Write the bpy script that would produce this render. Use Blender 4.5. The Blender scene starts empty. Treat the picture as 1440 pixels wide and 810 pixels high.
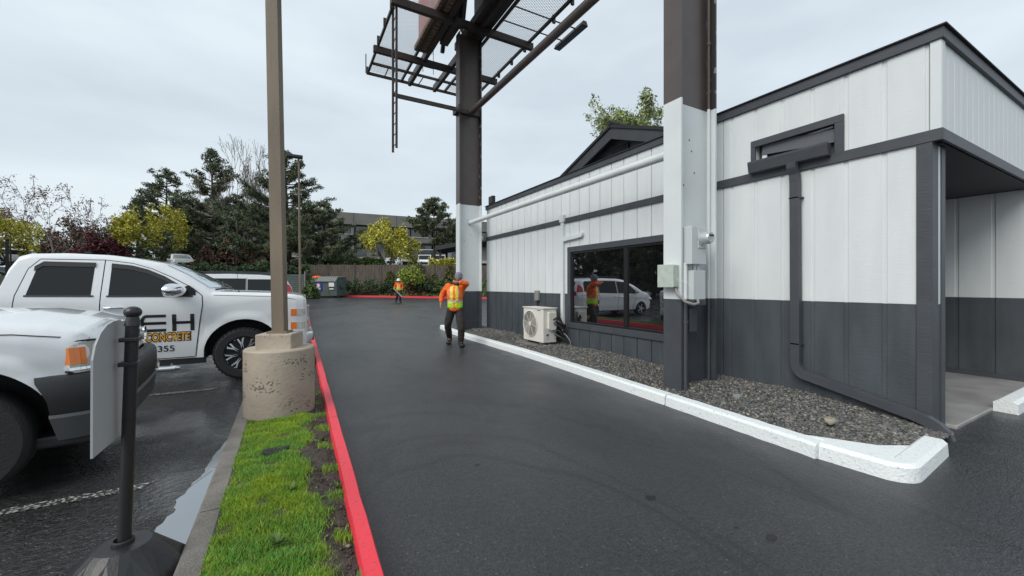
import bpy, bmesh, math, random
import numpy as np
from mathutils import Vector, Matrix
D=bpy.data; S=bpy.context.scene; COL=S.collection
PI=math.pi; R=math.radians
random.seed(7); rs=np.random.RandomState(11)
YAW=R(29.1); H=1.5; FPX=565.0
FV=(math.sin(YAW),math.cos(YAW)); RV=(math.cos(YAW),-math.sin(YAW))
def cw(f,lat):                     # distance ahead / to the right of the viewpoint -> world x,y
    return (FV[0]*f+RV[0]*lat, FV[1]*f+RV[1]*lat)
def at(u,f):                       # bearing (as seen across the street) at a distance
    return cw(f,(u-720)/FPX*f)
def zz(v,f): return H+(401-v)*f/FPX
def g(y): return 0.0164*max(0.0,min(y,48)-14)
# ------------------------------------------------------------------ materials
MATS={}
def mat(name,col,rough=.6,metal=0,col2=None,nscale=3,ndetail=4,lo=.35,hi=.65,bump=0,bscale=60,spec=.5,
        bdist=.01,coat=0,stretch=None,tint=False,rough2=None,fine=None,fscale=300,bstretch=None,trans=0,emis=None):
    m=D.materials.new(name); m.use_nodes=True; nt=m.node_tree; N=nt.nodes; L=nt.links
    b=N['Principled BSDF']
    b.inputs['Base Color'].default_value=(*col,1); b.inputs['Roughness'].default_value=rough
    b.inputs['Metallic'].default_value=metal; b.inputs['Specular IOR Level'].default_value=spec
    b.inputs['Coat Weight'].default_value=coat; b.inputs['Coat Roughness'].default_value=.04
    tc=N.new('ShaderNodeTexCoord')
    def noise(sc,st,det=4):
        mp=N.new('ShaderNodeMapping'); L.new(tc.outputs['Object'],mp.inputs['Vector'])
        if st: mp.inputs['Scale'].default_value=st
        n=N.new('ShaderNodeTexNoise'); n.inputs['Scale'].default_value=sc; n.inputs['Detail'].default_value=det
        L.new(mp.outputs['Vector'],n.inputs['Vector']); return n
    cur=None
    def ramp(n,a,c):
        r=N.new('ShaderNodeMapRange'); r.inputs['From Min'].default_value=a; r.inputs['From Max'].default_value=c
        L.new(n.outputs[0],r.inputs['Value']); return r
    if col2 is not None:
        n=noise(nscale,stretch,ndetail); r=ramp(n,lo,hi)
        mx=N.new('ShaderNodeMix'); mx.data_type='RGBA'
        mx.inputs[6].default_value=(*col,1); mx.inputs[7].default_value=(*col2,1)
        L.new(r.outputs[0],mx.inputs[0]); cur=mx.outputs[2]
        if rough2 is not None:
            rr=N.new('ShaderNodeMapRange'); rr.inputs['To Min'].default_value=rough; rr.inputs['To Max'].default_value=rough2
            L.new(r.outputs[0],rr.inputs['Value']); L.new(rr.outputs[0],b.inputs['Roughness'])
    if fine is not None:
        n=noise(fscale,None,2); r=ramp(n,.6,.72)
        mx=N.new('ShaderNodeMix'); mx.data_type='RGBA'
        if cur: L.new(cur,mx.inputs[6])
        else: mx.inputs[6].default_value=(*col,1)
        mx.inputs[7].default_value=(*fine,1); L.new(r.outputs[0],mx.inputs[0]); cur=mx.outputs[2]
    if tint:
        a=N.new('ShaderNodeAttribute'); a.attribute_name='tint'
        mm=N.new('ShaderNodeMix'); mm.data_type='RGBA'; mm.blend_type='MULTIPLY'; mm.inputs[0].default_value=1
        if cur: L.new(cur,mm.inputs[6])
        else: mm.inputs[6].default_value=(*col,1)
        L.new(a.outputs['Color'],mm.inputs[7]); cur=mm.outputs[2]
    if cur: L.new(cur,b.inputs['Base Color'])
    if bump:
        n=noise(bscale,bstretch,3); bp=N.new('ShaderNodeBump'); bp.inputs['Strength'].default_value=bump
        bp.inputs['Distance'].default_value=bdist
        L.new(n.outputs[0],bp.inputs['Height']); L.new(bp.outputs[0],b.inputs['Normal'])
    if bump and coat and name.startswith('asphalt'): b.inputs['Coat Roughness'].default_value=.12; b.inputs['Coat IOR'].default_value=1.6; L.new(bp.outputs[0],b.inputs['Coat Normal'])
    if trans: b.inputs['Transmission Weight'].default_value=trans
    if emis:
        b.inputs['Emission Color'].default_value=(*emis,1); b.inputs['Emission Strength'].default_value=1
    MATS[name]=m; return m
M=MATS
# ------------------------------------------------------------------ objects
def off(o):
    v=Vector((0,0,0))
    while o is not None: v+=Vector(o.location); o=o.parent
    return v
def tag(o,label=None,cat=None,group=None,kind=None):
    if label: o['label']=label
    if cat: o['category']=cat
    if group: o['group']=group
    if kind: o['kind']=kind
    return o
def empty(name,loc,label,cat,group=None,rz=0):
    o=D.objects.new(name,None); o.empty_display_size=.2; COL.objects.link(o); o.location=loc; o.rotation_euler=(0,0,rz)
    return tag(o,label,cat,group)
def copy_tree(o,parent=None):
    c=o.copy(); COL.objects.link(c); c.parent=parent
    for ch in [x for x in D.objects if x.parent==o]: copy_tree(ch,c)
    return c
class MB:
    def __init__(s): s.v=[]; s.f=[]; s.m=[]
    def add(s,vs,fs,m=0):
        b=len(s.v); s.v+= [tuple(p) for p in vs]
        for f in fs: s.f.append(tuple(b+i for i in f)); s.m.append(m)
        return s
    def box(s,x0,y0,z0,x1,y1,z1,m=0):
        vs=[(x,y,z) for x in (x0,x1) for y in (y0,y1) for z in (z0,z1)]
        return s.add(vs,[(0,1,3,2),(4,6,7,5),(0,4,5,1),(2,3,7,6),(0,2,6,4),(1,5,7,3)],m)
    def obox(s,c,size,rot=(0,0,0),m=0):
        from mathutils import Euler
        E=Euler(rot).to_matrix(); hx,hy,hz=[a/2 for a in size]
        vs=[Vector(c)+E@Vector((x,y,z)) for x in (-hx,hx) for y in (-hy,hy) for z in (-hz,hz)]
        return s.add(vs,[(0,1,3,2),(4,6,7,5),(0,4,5,1),(2,3,7,6),(0,2,6,4),(1,5,7,3)],m)
    def tube(s,pts,r,n=8,m=0,cap=True):
        pts=[Vector(p) for p in pts]; k=len(pts)
        rr=r if isinstance(r,(list,tuple)) else [r]*k
        b=len(s.v); prev=None
        for i,p in enumerate(pts):
            t=(pts[min(i+1,k-1)]-pts[max(i-1,0)]).normalized()
            if prev is None:
                a=t.orthogonal().normalized() if abs(t.z)<.99 else Vector((1,0,0))
                if abs(t.z)<.99: a=t.cross(Vector((0,0,1))).normalized()
            else:
                a=(prev-t*prev.dot(t)).normalized()
            prev=a; c=t.cross(a)
            for j in range(n):
                th=2*PI*(j+.5)/n; s.v.append(tuple(p+(a*math.cos(th)+c*math.sin(th))*rr[i]))
        for i in range(k-1):
            for j in range(n):
                q=b+i*n; s.f.append((q+j,q+(j+1)%n,q+n+(j+1)%n,q+n+j)); s.m.append(m)
        if cap:
            s.f.append(tuple(b+j for j in reversed(range(n)))); s.m.append(m)
            s.f.append(tuple(b+(k-1)*n+j for j in range(n))); s.m.append(m)
        return s
    def lathe(s,prof,c=(0,0,0),axis='z',n=24,m=0,ang=2*PI,closed=False):
        b=len(s.v); k=len(prof)
        for j in range(n if ang>=2*PI-1e-6 else n+1):
            th=ang*j/n
            for (r,h) in prof:
                x,y,z=r*math.cos(th),r*math.sin(th),h
                if axis=='y': x,y,z=x,h,y
                if axis=='x': x,y,z=h,x,y
                s.v.append((c[0]+x,c[1]+y,c[2]+z))
        full=ang>=2*PI-1e-6
        for j in range(n):
            j2=(j+1)%n if full else j+1
            for i in range(k-1 if not closed else k):
                i2=(i+1)%k
                s.f.append((b+j*k+i,b+j2*k+i,b+j2*k+i2,b+j*k+i2)); s.m.append(m)
        return s
    def prism(s,poly,axis,a,c,m=0):     # poly of 2d points extruded between a and c along axis
        def P(p,t):
            return {'x':(t,p[0],p[1]),'y':(p[0],t,p[1]),'z':(p[0],p[1],t)}[axis]
        n=len(poly); vs=[P(p,a) for p in poly]+[P(p,c) for p in poly]
        fs=[tuple(range(n)),tuple(reversed(range(n,2*n)))]+[(i,i+n,(i+1)%n+n,(i+1)%n) for i in range(n)]
        return s.add(vs,fs,m)
    def ell(s,c,r,n=12,k=8,m=0):
        prof=[(max(1e-4,math.sin(PI*i/k)),-math.cos(PI*i/k)) for i in range(k+1)]
        b=len(s.v); s.lathe(prof,(0,0,0),'z',n,m)
        for i in range(b,len(s.v)):
            x,y,z=s.v[i]; s.v[i]=(c[0]+x*r[0],c[1]+y*r[1],c[2]+z*r[2])
        return s
    def build(s,name,mats,parent=None,smooth=None,bevel=0,weld=False,seg=2,noff=False):
        o3=off(parent) if not noff else Vector((0,0,0))
        me=D.meshes.new(name); me.from_pydata([(x-o3.x,y-o3.y,z-o3.z) for x,y,z in s.v],[],s.f)
        if not isinstance(mats,(list,tuple)): mats=[mats]
        for q in mats: me.materials.append(q)
        me.polygons.foreach_set('material_index',s.m)
        bm=bmesh.new(); bm.from_mesh(me)
        if weld: bmesh.ops.remove_doubles(bm,verts=bm.verts,dist=1e-4)
        bmesh.ops.recalc_face_normals(bm,faces=bm.faces)
        if name in ('ground','driveway','parking_lot','stall_line','puddle','tar_spot','planter_soil','gravel_base','terrain') and sum(f.normal.z*f.calc_area() for f in bm.faces)<0: bmesh.ops.reverse_faces(bm,faces=bm.faces)
        bm.to_mesh(me); bm.free()
        if smooth:
            me.polygons.foreach_set('use_smooth',[True]*len(me.polygons)); me.set_sharp_from_angle(angle=R(smooth))
        o=D.objects.new(name,me); COL.objects.link(o); o.parent=parent
        if bevel:
            b=o.modifiers.new('bev','BEVEL'); b.width=bevel; b.segments=seg; b.limit_method='ANGLE'; b.angle_limit=R(40); b.harden_normals=False
        return o
def npmesh(name,V,F,m,parent=None,tint=None,smooth=False):
    me=D.meshes.new(name); V=np.asarray(V,dtype=np.float32); F=np.asarray(F,dtype=np.int32)
    o3=off(parent); V=V-np.array([o3.x,o3.y,o3.z],dtype=np.float32)
    me.vertices.add(len(V)); me.vertices.foreach_set('co',V.ravel())
    k=F.shape[1]; me.loops.add(F.size); me.loops.foreach_set('vertex_index',F.ravel())
    me.polygons.add(len(F)); me.polygons.foreach_set('loop_start',np.arange(0,F.size,k,dtype=np.int32))
    me.polygons.foreach_set('loop_total',np.full(len(F),k,dtype=np.int32))
    me.materials.append(m)
    if tint is not None:
        a=me.attributes.new('tint','FLOAT_COLOR','FACE'); t=np.ones((len(F),4),dtype=np.float32)
        t[:,:3]=tint if tint.ndim==2 else tint[:,None]; a.data.foreach_set('color',t.ravel())
    me.update(calc_edges=True); me.validate()
    if smooth: me.polygons.foreach_set('use_smooth',[True]*len(me.polygons))
    o=D.objects.new(name,me); COL.objects.link(o); o.parent=parent; return o
def struct(o): o['kind']='structure'; return o
def text_mb(body,size,mapf,thick=.004,width=None,bold=0.0):
    cu=D.curves.new('t','FONT'); cu.body=body; cu.size=size; cu.extrude=thick/2; cu.offset=bold
    ob=D.objects.new('t',cu); COL.objects.link(ob)
    dg=bpy.context.evaluated_depsgraph_get(); me=D.meshes.new_from_object(ob.evaluated_get(dg))
    x0=min(v.co.x for v in me.vertices); sx=1 if width is None else width/(max(v.co.x for v in me.vertices)-x0)
    mb=MB(); vs=[mapf((v.co.x-x0)*sx,v.co.y,v.co.z) for v in me.vertices]
    mb.add(vs,[tuple(p.vertices) for p in me.polygons])
    D.objects.remove(ob); D.meshes.remove(me); D.curves.remove(cu); return mb
# ------------------------------------------------------------------ palette
mat('white_siding',(.70,.735,.74),.5,col2=(.655,.69,.70),nscale=1.6,stretch=(1,3,.7),ndetail=6,bump=.30,bscale=14,bstretch=(1,.4,12))
mat('grey_siding',(.070,.082,.096),.5,col2=(.049,.058,.067),nscale=1.6,stretch=(1,3,.7),ndetail=6,bump=.42,bscale=14,bstretch=(1,.4,12))
mat('grey_trim',(.060,.069,.079),.5,bump=.3,bscale=20,bstretch=(3,.6,6),col2=(.052,.056,.067),nscale=4)
mat('soffit',(.05,.053,.06),.6)
mat('white_paint',(.68,.72,.725),.38,col2=(.64,.675,.68),nscale=2,bump=.1,bscale=15)
mat('brown_paint',(.078,.062,.058),.35,col2=(.092,.074,.068),nscale=2.5)
mat('brown_peel',(.03,.026,.025),.5,col2=(.22,.25,.24),nscale=9,lo=.6,hi=.63,stretch=(1,1,.6))
mat('dark_steel',(.035,.032,.032),.5,col2=(.06,.045,.04),nscale=6)
mat('red_panel',(.42,.18,.17),.6,col2=(.35,.3,.3),nscale=1.1)
mat('plywood',(.25,.18,.12),.8,col2=(.12,.08,.055),nscale=5,stretch=(1,3,1))
mat('window_frame',(.012,.012,.013),.35)
def glassm(name,col,refl,rough=.0):
    m=mat(name,col,rough,spec=.8); nt=m.node_tree; N=nt.nodes; b=N['Principled BSDF']
    gl=N.new('ShaderNodeBsdfGlossy'); gl.inputs['Roughness'].default_value=rough; gl.inputs['Color'].default_value=(.85,.9,.95,1)
    mx=N.new('ShaderNodeMixShader'); lw=N.new('ShaderNodeFresnel'); lw.inputs['IOR'].default_value=1.5
    ad=N.new('ShaderNodeMath'); ad.operation='ADD'; ad.use_clamp=True; ad.inputs[1].default_value=refl
    nt.links.new(lw.outputs[0],ad.inputs[0]); nt.links.new(ad.outputs[0],mx.inputs[0])
    nt.links.new(b.outputs[0],mx.inputs[1]); nt.links.new(gl.outputs[0],mx.inputs[2])
    nt.links.new(mx.outputs[0],N['Material Output'].inputs[0]); return m
glassm('water',(.03,.032,.034),.20,.02); glassm('tinted_glass',(.006,.006,.007),.22); mat('car_glass',(.014,.016,.018),.03,spec=.35); glassm('screen_glass',(.30,.38,.37),.22,.05)  # screen_glass: pale base colour stands in for sky reflected on the windscreens
glassm('far_glass',(.012,.014,.018),.0,.1)
def asphalt(name,ca,cb,speck,r0,r1,grain,gscale,scuff,coat,bd):
    m=D.materials.new(name); m.use_nodes=True; nt=m.node_tree; N=nt.nodes; L=nt.links; b=N['Principled BSDF']
    tc=N.new('ShaderNodeTexCoord')
    def noise(sc,det=4,st=None,rg=.5,dist=0):
        mp=N.new('ShaderNodeMapping'); L.new(tc.outputs['Object'],mp.inputs[0])
        if st: mp.inputs['Scale'].default_value=st
        n=N.new('ShaderNodeTexNoise'); n.inputs['Scale'].default_value=sc; n.inputs['Detail'].default_value=det; n.inputs['Roughness'].default_value=rg; n.inputs['Distortion'].default_value=dist
        L.new(mp.outputs[0],n.inputs[0]); return n.outputs[0]
    def rng(x,a,c,lo=0,hi=1):
        r=N.new('ShaderNodeMapRange'); r.inputs[1].default_value=a; r.inputs[2].default_value=c; r.inputs[3].default_value=lo; r.inputs[4].default_value=hi; L.new(x,r.inputs[0]); return r.outputs[0]
    def mth(op,a,c=None):
        q=N.new('ShaderNodeMath'); q.operation=op; L.new(a,q.inputs[0])
        if c is None: return q.outputs[0]
        if isinstance(c,(int,float)): q.inputs[1].default_value=c
        else: L.new(c,q.inputs[1])
        return q.outputs[0]
    def mix(f,a,c,bt='MIX'):
        q=N.new('ShaderNodeMix'); q.data_type='RGBA'; q.blend_type=bt
        if isinstance(f,(int,float)): q.inputs[0].default_value=f
        else: L.new(f,q.inputs[0])
        for k,v in ((6,a),(7,c)):
            if isinstance(v,tuple): q.inputs[k].default_value=(*v,1)
            else: L.new(v,q.inputs[k])
        return q.outputs[2]
    big=noise(.55,10,(1,.45,1),.65); base=mix(rng(big,.32,.68),ca,cb)
    gr=noise(gscale,2,None,.7); base=mix(1.0,base,rng(gr,.3,.7,1-grain,1+grain),'MULTIPLY')
    g2=noise(gscale*.35,3,None,.6); base=mix(1.0,base,rng(g2,.3,.7,1-grain*.45,1+grain*.45),'MULTIPLY')
    vo=N.new('ShaderNodeTexVoronoi'); vo.inputs['Scale'].default_value=55; L.new(tc.outputs['Object'],vo.inputs[0])
    sp=N.new('ShaderNodeSeparateColor'); L.new(vo.outputs['Color'],sp.inputs[0])
    dot=mth('MULTIPLY',rng(vo.outputs['Distance'],.30,.22),rng(sp.outputs[0],.93,.95)); base=mix(dot,base,speck)
    if scuff:
        n=noise(.9,3,(1,.35,1),.5,1.2); rid=rng(mth('ABSOLUTE',mth('SUBTRACT',n,.5)),.006,.0015); msk=rng(noise(.6,2),.52,.60); msk2=rng(noise(9,3),.4,.6)
        base=mix(mth('MULTIPLY',mth('MULTIPLY',mth('MULTIPLY',rid,msk),msk2),scuff),base,(.085,.082,.078))
        n=noise(.35,4,(1,.5,1),.5,.8); rid=rng(mth('ABSOLUTE',mth('SUBTRACT',n,.47)),.010,.001); base=mix(mth('MULTIPLY',rid,.45),base,(.006,.0062,.007))
    L.new(base,b.inputs['Base Color'])
    rgh=rng(noise(.8,6,(1,.6,1),.6),.38,.62,r0,r1); L.new(rgh,b.inputs['Roughness'])
    bp=N.new('ShaderNodeBump'); bp.inputs['Strength'].default_value=1; bp.inputs['Distance'].default_value=bd; L.new(mth('ADD',gr,mth('MULTIPLY',g2,1.2)),bp.inputs['Height']); L.new(bp.outputs[0],b.inputs['Normal'])
    b.inputs['Specular IOR Level'].default_value=.7
    if coat:
        L.new(rng(noise(.7,5,None,.6),.42,.56,0,coat),b.inputs['Coat Weight']); b.inputs['Coat Roughness'].default_value=.10; b.inputs['Coat IOR'].default_value=1.6
        bq=N.new('ShaderNodeBump'); bq.inputs['Strength'].default_value=1; bq.inputs['Distance'].default_value=bd*.35; L.new(g2,bq.inputs['Height']); L.new(bq.outputs[0],b.inputs['Coat Normal'])
    MATS[name]=m
asphalt('asphalt_new',(.0195,.0206,.0235),(.037,.0385,.0420),(.13,.13,.13),.28,.46,.80,85,.55,0,.006)
asphalt('asphalt_old',(.014,.014,.015),(.034,.033,.032),(.16,.15,.14),.16,.45,.75,60,0,1.0,.014)
mat('line_paint',(.035,.035,.035),.3,col2=(.42,.42,.40),nscale=40,lo=.50,hi=.60,bump=.4,bscale=80)

mat('tar',(.008,.008,.009),.3)
mat('concrete_slab',(.25,.245,.235),.35,col2=(.36,.355,.34),nscale=2.2,ndetail=6,bump=.2,bscale=60)
mat('kerb_grey',(.20,.185,.165),.8,col2=(.13,.12,.105),nscale=6,bump=.7,bscale=90,fine=(.30,.28,.25),fscale=160)
mat('kerb_white',(.76,.80,.80),.55,col2=(.50,.51,.50),nscale=38,lo=.60,hi=.72,bump=.7,bscale=45)
mat('kerb_red',(.78,.042,.065),.42,col2=(.42,.05,.05),nscale=34,lo=.60,hi=.70,bump=.35,bscale=50)
mat('soil',(.035,.027,.021),.9,col2=(.075,.058,.046),nscale=18,bump=1,bscale=70)
mat('grass_base',(.06,.09,.02),.9,col2=(.045,.05,.02),nscale=8,bump=1,bscale=60)
mat('grass',(.22,.42,.06),.55,tint=True,spec=.25)
mat('gravel',(1,1,1),.55,tint=True,spec=.35); mat('gravel_bed',(.05,.045,.04),.9,col2=(.09,.08,.07),nscale=40,bump=1,bscale=60)
mat('rock',(.20,.19,.155),.7,col2=(.30,.27,.21),nscale=8,bump=.6,bscale=30); mat('rock_blue',(.15,.18,.18),.7,col2=(.24,.26,.25),nscale=8,bump=.6,bscale=30)
mat('pole_concrete',(.44,.375,.30),.8,col2=(.34,.285,.225),nscale=2,ndetail=8,bump=.5,bscale=30)
mat('pole_paint',(.21,.165,.115),.6,col2=(.14,.112,.082),nscale=3,ndetail=6,stretch=(1,1,.25),bump=.25,bscale=60)
mat('black_plastic',(.018,.018,.020),.38,bump=.15,bscale=80); mat('rubber',(.016,.016,.017),.7,bump=.5,bscale=60)
mat('sign_white',(.38,.40,.42),.45)
mat('car_white',(.74,.765,.78),.22,coat=.8,spec=.5); mat('car_seam',(.02,.02,.022),.6)
mat('chrome',(.75,.77,.8),.08,metal=1); mat('dark_metal',(.05,.05,.055),.35,metal=.6); mat('silver',(.5,.52,.54),.3,metal=.8)
mat('amber',(.75,.19,.02),.2,coat=.6); mat('lamp_clear',(.62,.62,.56),.12,coat=1,metal=.3); mat('tail_red',(.45,.012,.02),.2,coat=.6)
mat('bumper_black',(.012,.013,.014),.5,bump=.25,bscale=120); mat('bumper_grey',(.055,.06,.065),.4)
mat('ink',(.012,.012,.014),.5); mat('ink_orange',(.80,.40,.03),.5)
mat('car_grey',(.16,.17,.18),.3,coat=.6); mat('car_dark',(.03,.033,.04),.3,coat=.6)
mat('ac_white',(.70,.68,.62),.4); mat('ac_dark',(.12,.115,.105),.6); mat('cable',(.02,.02,.02),.5)
mat('meter_grey',(.52,.56,.57),.4); mat('junction',(.50,.57,.50),.5,col2=(.42,.47,.42),nscale=12); mat('flex',(.25,.245,.23),.45); mat('wire_white',(.7,.7,.68),.4)
mat('meter_glass',(.5,.54,.55),.08,coat=1,metal=.3)
mat('roof_dark',(.03,.033,.04),.75,bump=.8,bscale=40,bstretch=(1,1,3)); mat('vent_grey',(.11,.12,.135),.6)
mat('fence_wood',(.14,.115,.092),.85,col2=(.07,.055,.043),nscale=2.5,stretch=(6,6,.5),bump=.4,bscale=30)
mat('leaf_dark',(.055,.088,.040),.6,tint=True,spec=.3); mat('leaf_pine',(.100,.122,.068),.65,tint=True,spec=.25)
mat('leaf_yellow',(.40,.38,.055),.6,tint=True,spec=.25); mat('leaf_red',(.10,.018,.028),.6,tint=True); mat('leaf_brown',(.13,.085,.055),.7,tint=True)
mat('leaf_bud',(.17,.085,.075),.7,tint=True); mat('leaf_pale',(.26,.31,.12),.6,tint=True); mat('leaf_lime',(.19,.24,.04),.6,tint=True,spec=.3); mat('leaf_green',(.075,.12,.035),.6,tint=True,spec=.3)
mat('leaf_cover',(.10,.10,.05),.65,tint=True)
mat('bark',(.085,.065,.05),.85,col2=(.05,.04,.032),nscale=8); mat('bark_grey',(.17,.15,.135),.85,col2=(.11,.10,.09),nscale=8)
mat('bank',(.040,.036,.022),.95,col2=(.03,.045,.018),nscale=.6,bump=1,bscale=10); mat('far_ground',(.05,.055,.035),.95,col2=(.045,.045,.045),nscale=.05)
mat('office_wall',(.19,.185,.17),.8,col2=(.16,.155,.145),nscale=.5); mat('office_light',(.42,.42,.40),.8); mat('office_dark',(.05,.05,.05),.8)
mat('bin_green',(.085,.115,.11),.5,col2=(.07,.095,.095),nscale=3,bump=.2,bscale=8); mat('bin_lid',(.20,.21,.21),.5); mat('blue_sign',(.03,.06,.28),.4); mat('pink_mark',(.75,.45,.48),.5); mat('label_white',(.7,.7,.7),.5)
mat('orange_cloth',(.85,.15,.015),.75,bump=1,bscale=11,bdist=.05,col2=(.70,.10,.01),nscale=9); mat('vest_orange',(.90,.22,.05),.7,bump=.3,bscale=30); mat('vest_yellow',(.88,.75,.03),.6); mat('vest_lime',(.50,.85,.02),.6)
mat('vest_tape',(.62,.55,.45),.3); mat('trousers',(.035,.030,.027),.85,bump=1,bscale=10,bdist=.05,col2=(.022,.02,.018),nscale=6); mat('trousers_navy',(.025,.024,.035),.85); mat('boot',(.012,.012,.013),.5)
def vest_material():
    m=D.materials.new('vest'); m.use_nodes=True; nt=m.node_tree; N=nt.nodes; L=nt.links; b=N['Principled BSDF']; b.inputs['Roughness'].default_value=.6
    tc=N.new('ShaderNodeTexCoord'); sp=N.new('ShaderNodeSeparateXYZ'); L.new(tc.outputs['Object'],sp.inputs[0])
    ab=N.new('ShaderNodeMath'); ab.operation='ABSOLUTE'; L.new(sp.outputs[0],ab.inputs[0])
    def ramp(src,a,c,stops):
        mr=N.new('ShaderNodeMapRange'); mr.inputs[1].default_value=a; mr.inputs[2].default_value=c; L.new(src,mr.inputs[0])
        r=N.new('ShaderNodeValToRGB'); r.color_ramp.interpolation='CONSTANT'; e=r.color_ramp.elements
        while len(e)>1: e.remove(e[-1])
        e[0].position=0; e[0].color=(*stops[0][1],1)
        for p,col in stops[1:]: q=e.new((p-a)/(c-a)); q.color=(*col,1)
        L.new(mr.outputs[0],r.inputs[0]); return r.outputs[0]
    O,Yl,Lm,T=(.90,.20,.04),(.85,.70,.03),(.45,.80,.02),(.62,.56,.46)
    up=ramp(ab.outputs[0],0,.3,[(0,O),(.030,Yl),(.085,T),(.105,O),(.20,Yl)]); lowc=ramp(ab.outputs[0],0,.3,[(0,O),(.025,Lm)])
    lo=ramp(sp.outputs[2],.5,1.6,[(.5,(0,0,0)),(1.075,(1,1,1))]); tp=ramp(sp.outputs[2],.5,1.6,[(.5,(0,0,0)),(1.075,(1,1,1)),(1.12,(0,0,0))])
    m1=N.new('ShaderNodeMix'); m1.data_type='RGBA'; L.new(lo,m1.inputs[0]); L.new(lowc,m1.inputs[6]); L.new(up,m1.inputs[7])
    m2=N.new('ShaderNodeMix'); m2.data_type='RGBA'; L.new(tp,m2.inputs[0]); L.new(m1.outputs[2],m2.inputs[6]); m2.inputs[7].default_value=(*T,1); L.new(m2.outputs[2],b.inputs['Base Color'])
    n=N.new('ShaderNodeTexNoise'); n.inputs['Scale'].default_value=13; L.new(tc.outputs['Object'],n.inputs[0]); bp=N.new('ShaderNodeBump'); bp.inputs['Distance'].default_value=.04; L.new(n.outputs[0],bp.inputs['Height']); L.new(bp.outputs[0],b.inputs['Normal'])
    MATS['vest']=m
vest_material()
mat('skin',(.36,.19,.13),.5); mat('beanie',(.20,.20,.27),.9,bump=.8,bscale=60); mat('hat_white',(.75,.75,.75),.35); mat('eye_dark',(.02,.015,.012),.3)
mat('glove',(.2,.2,.2),.7)
# ------------------------------------------------------------------ ground, road, lot
def grid_sheet(name,xs,ys,zf,m,inside=None):
    V=[];F=[];n=len(ys)
    for x in xs:
        for y in ys: V.append((x,y,zf(x,y)))
    for i in range(len(xs)-1):
        for j in range(n-1): F.append((i*n+j,(i+1)*n+j,(i+1)*n+j+1,i*n+j+1))
    mb=MB(); mb.add(V,F); return struct(mb.build(name,m,smooth=60))
def lin(a,b,n): return [a+(b-a)*i/(n-1) for i in range(n)]
grid_sheet('ground',[-900,-200,-60,0,60,200,900],[-300,-60,0,14,30,48,120,900],lambda x,y:g(y)-.05,M['far_ground'])
KX=lambda y:.41+.0209*(y-1.96)             # outer edge of the red kerb
ysd=[-14,-4,0,2,4,8,14,20,26,32,38,44,50]
mb=MB()
V=[];F=[]
for y in ysd:
    V+=[(KX(y)-.05,y,g(y)),(4.4,y,g(y)),(40,y,g(y))]
for j in range(len(ysd)-1):
    for i in range(2): F.append((j*3+i,j*3+i+1,j*3+3+i+1,j*3+3+i))
mb.add(V,F); struct(mb.build('driveway',M['asphalt_new']))
mb=MB();V=[];F=[]
for y in ysd: V+=[(-50,y,g(y)-.006),(-.46,y,g(y)-.006)]
for j in range(len(ysd)-1): F.append((j*2,j*2+1,j*2+3,j*2+2))
mb.add(V,F); struct(mb.build('parking_lot',M['asphalt_old']))
# stall lines
for y in (3.97,7.2,10.43,13.66,16.9,20.1):
    mb=MB(); z=g(y)-.002; mb.add([(-6,y-.05,z),(-.95,y-.05,z),(-.90,y+.05,z),(-6,y+.05,z)],[(0,1,2,3)])
    struct(mb.build('stall_line',M['line_paint']))
# rain puddle along the kerb
def blob(name,pts,z,m,kind='structure'):
    mb=MB(); mb.add([(x,y,z) for x,y in pts],[tuple(range(len(pts)))]); o=mb.build(name,m); o['kind']=kind; return o
pud=[(-.502,2.3),(-.502,3.0),(-.502,3.7),(-.502,4.3),(-.505,4.9),(-.54,4.75),(-.57,4.45),(-.60,4.2),(-.62,3.95),(-.70,3.75),(-.66,3.6),(-.72,3.45),(-.78,3.3),(-.74,3.15),(-.82,3.02),(-.80,2.85),(-.86,2.7),(-.80,2.5),(-.7,2.3)]
po_=[]
for k in range(70):
    y_=2.25+2.65*k/69; w_=float(np.interp(y_,[2.25,2.7,3.0,3.3,3.7,4.1,4.5,4.9],[.22,.36,.30,.20,.14,.09,.05,.0]))
    po_.append((-.502-w_*(1+.10*math.sin(y_*9)+.07*math.sin(y_*23+1)+.05*math.sin(y_*51))-.004*random.random(),y_))
blob('puddle',[(-.502,4.9),(-.502,2.25)]+po_[:-1],-.0015,M['water'])
0 and blob('puddle',[(-1.0,5.75),(-.75,5.65),(-.52,5.8),(-.505,6.4),(-.6,6.9),(-.85,7.0),(-.8,6.5),(-1.05,6.2)],-.0015,M['water'])
0 and blob('puddle',[(-2.2,7.5),(-1.5,7.35),(-.8,7.45),(-.7,8.3),(-1.5,8.5),(-2.3,8.2)],-.0015,M['water'])
# small tar marks and debris on the new asphalt
for (u,v,a,b_) in ((671,654,.03,.012),(1035,742,.02,.02),(1085,757,.05,.01),(915,700,.05,.006),(703,522,.03,.01)):
    f=H*FPX/(v-401); x,y=at(u,f); pts=[(x+a*math.cos(t)*random.uniform(.6,1.2),y+a*.7*math.sin(t)*random.uniform(.5,1.2)) for t in lin(0,2*PI*.93,11)]
    blob('tar_spot',pts,.002,M['tar'])
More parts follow.
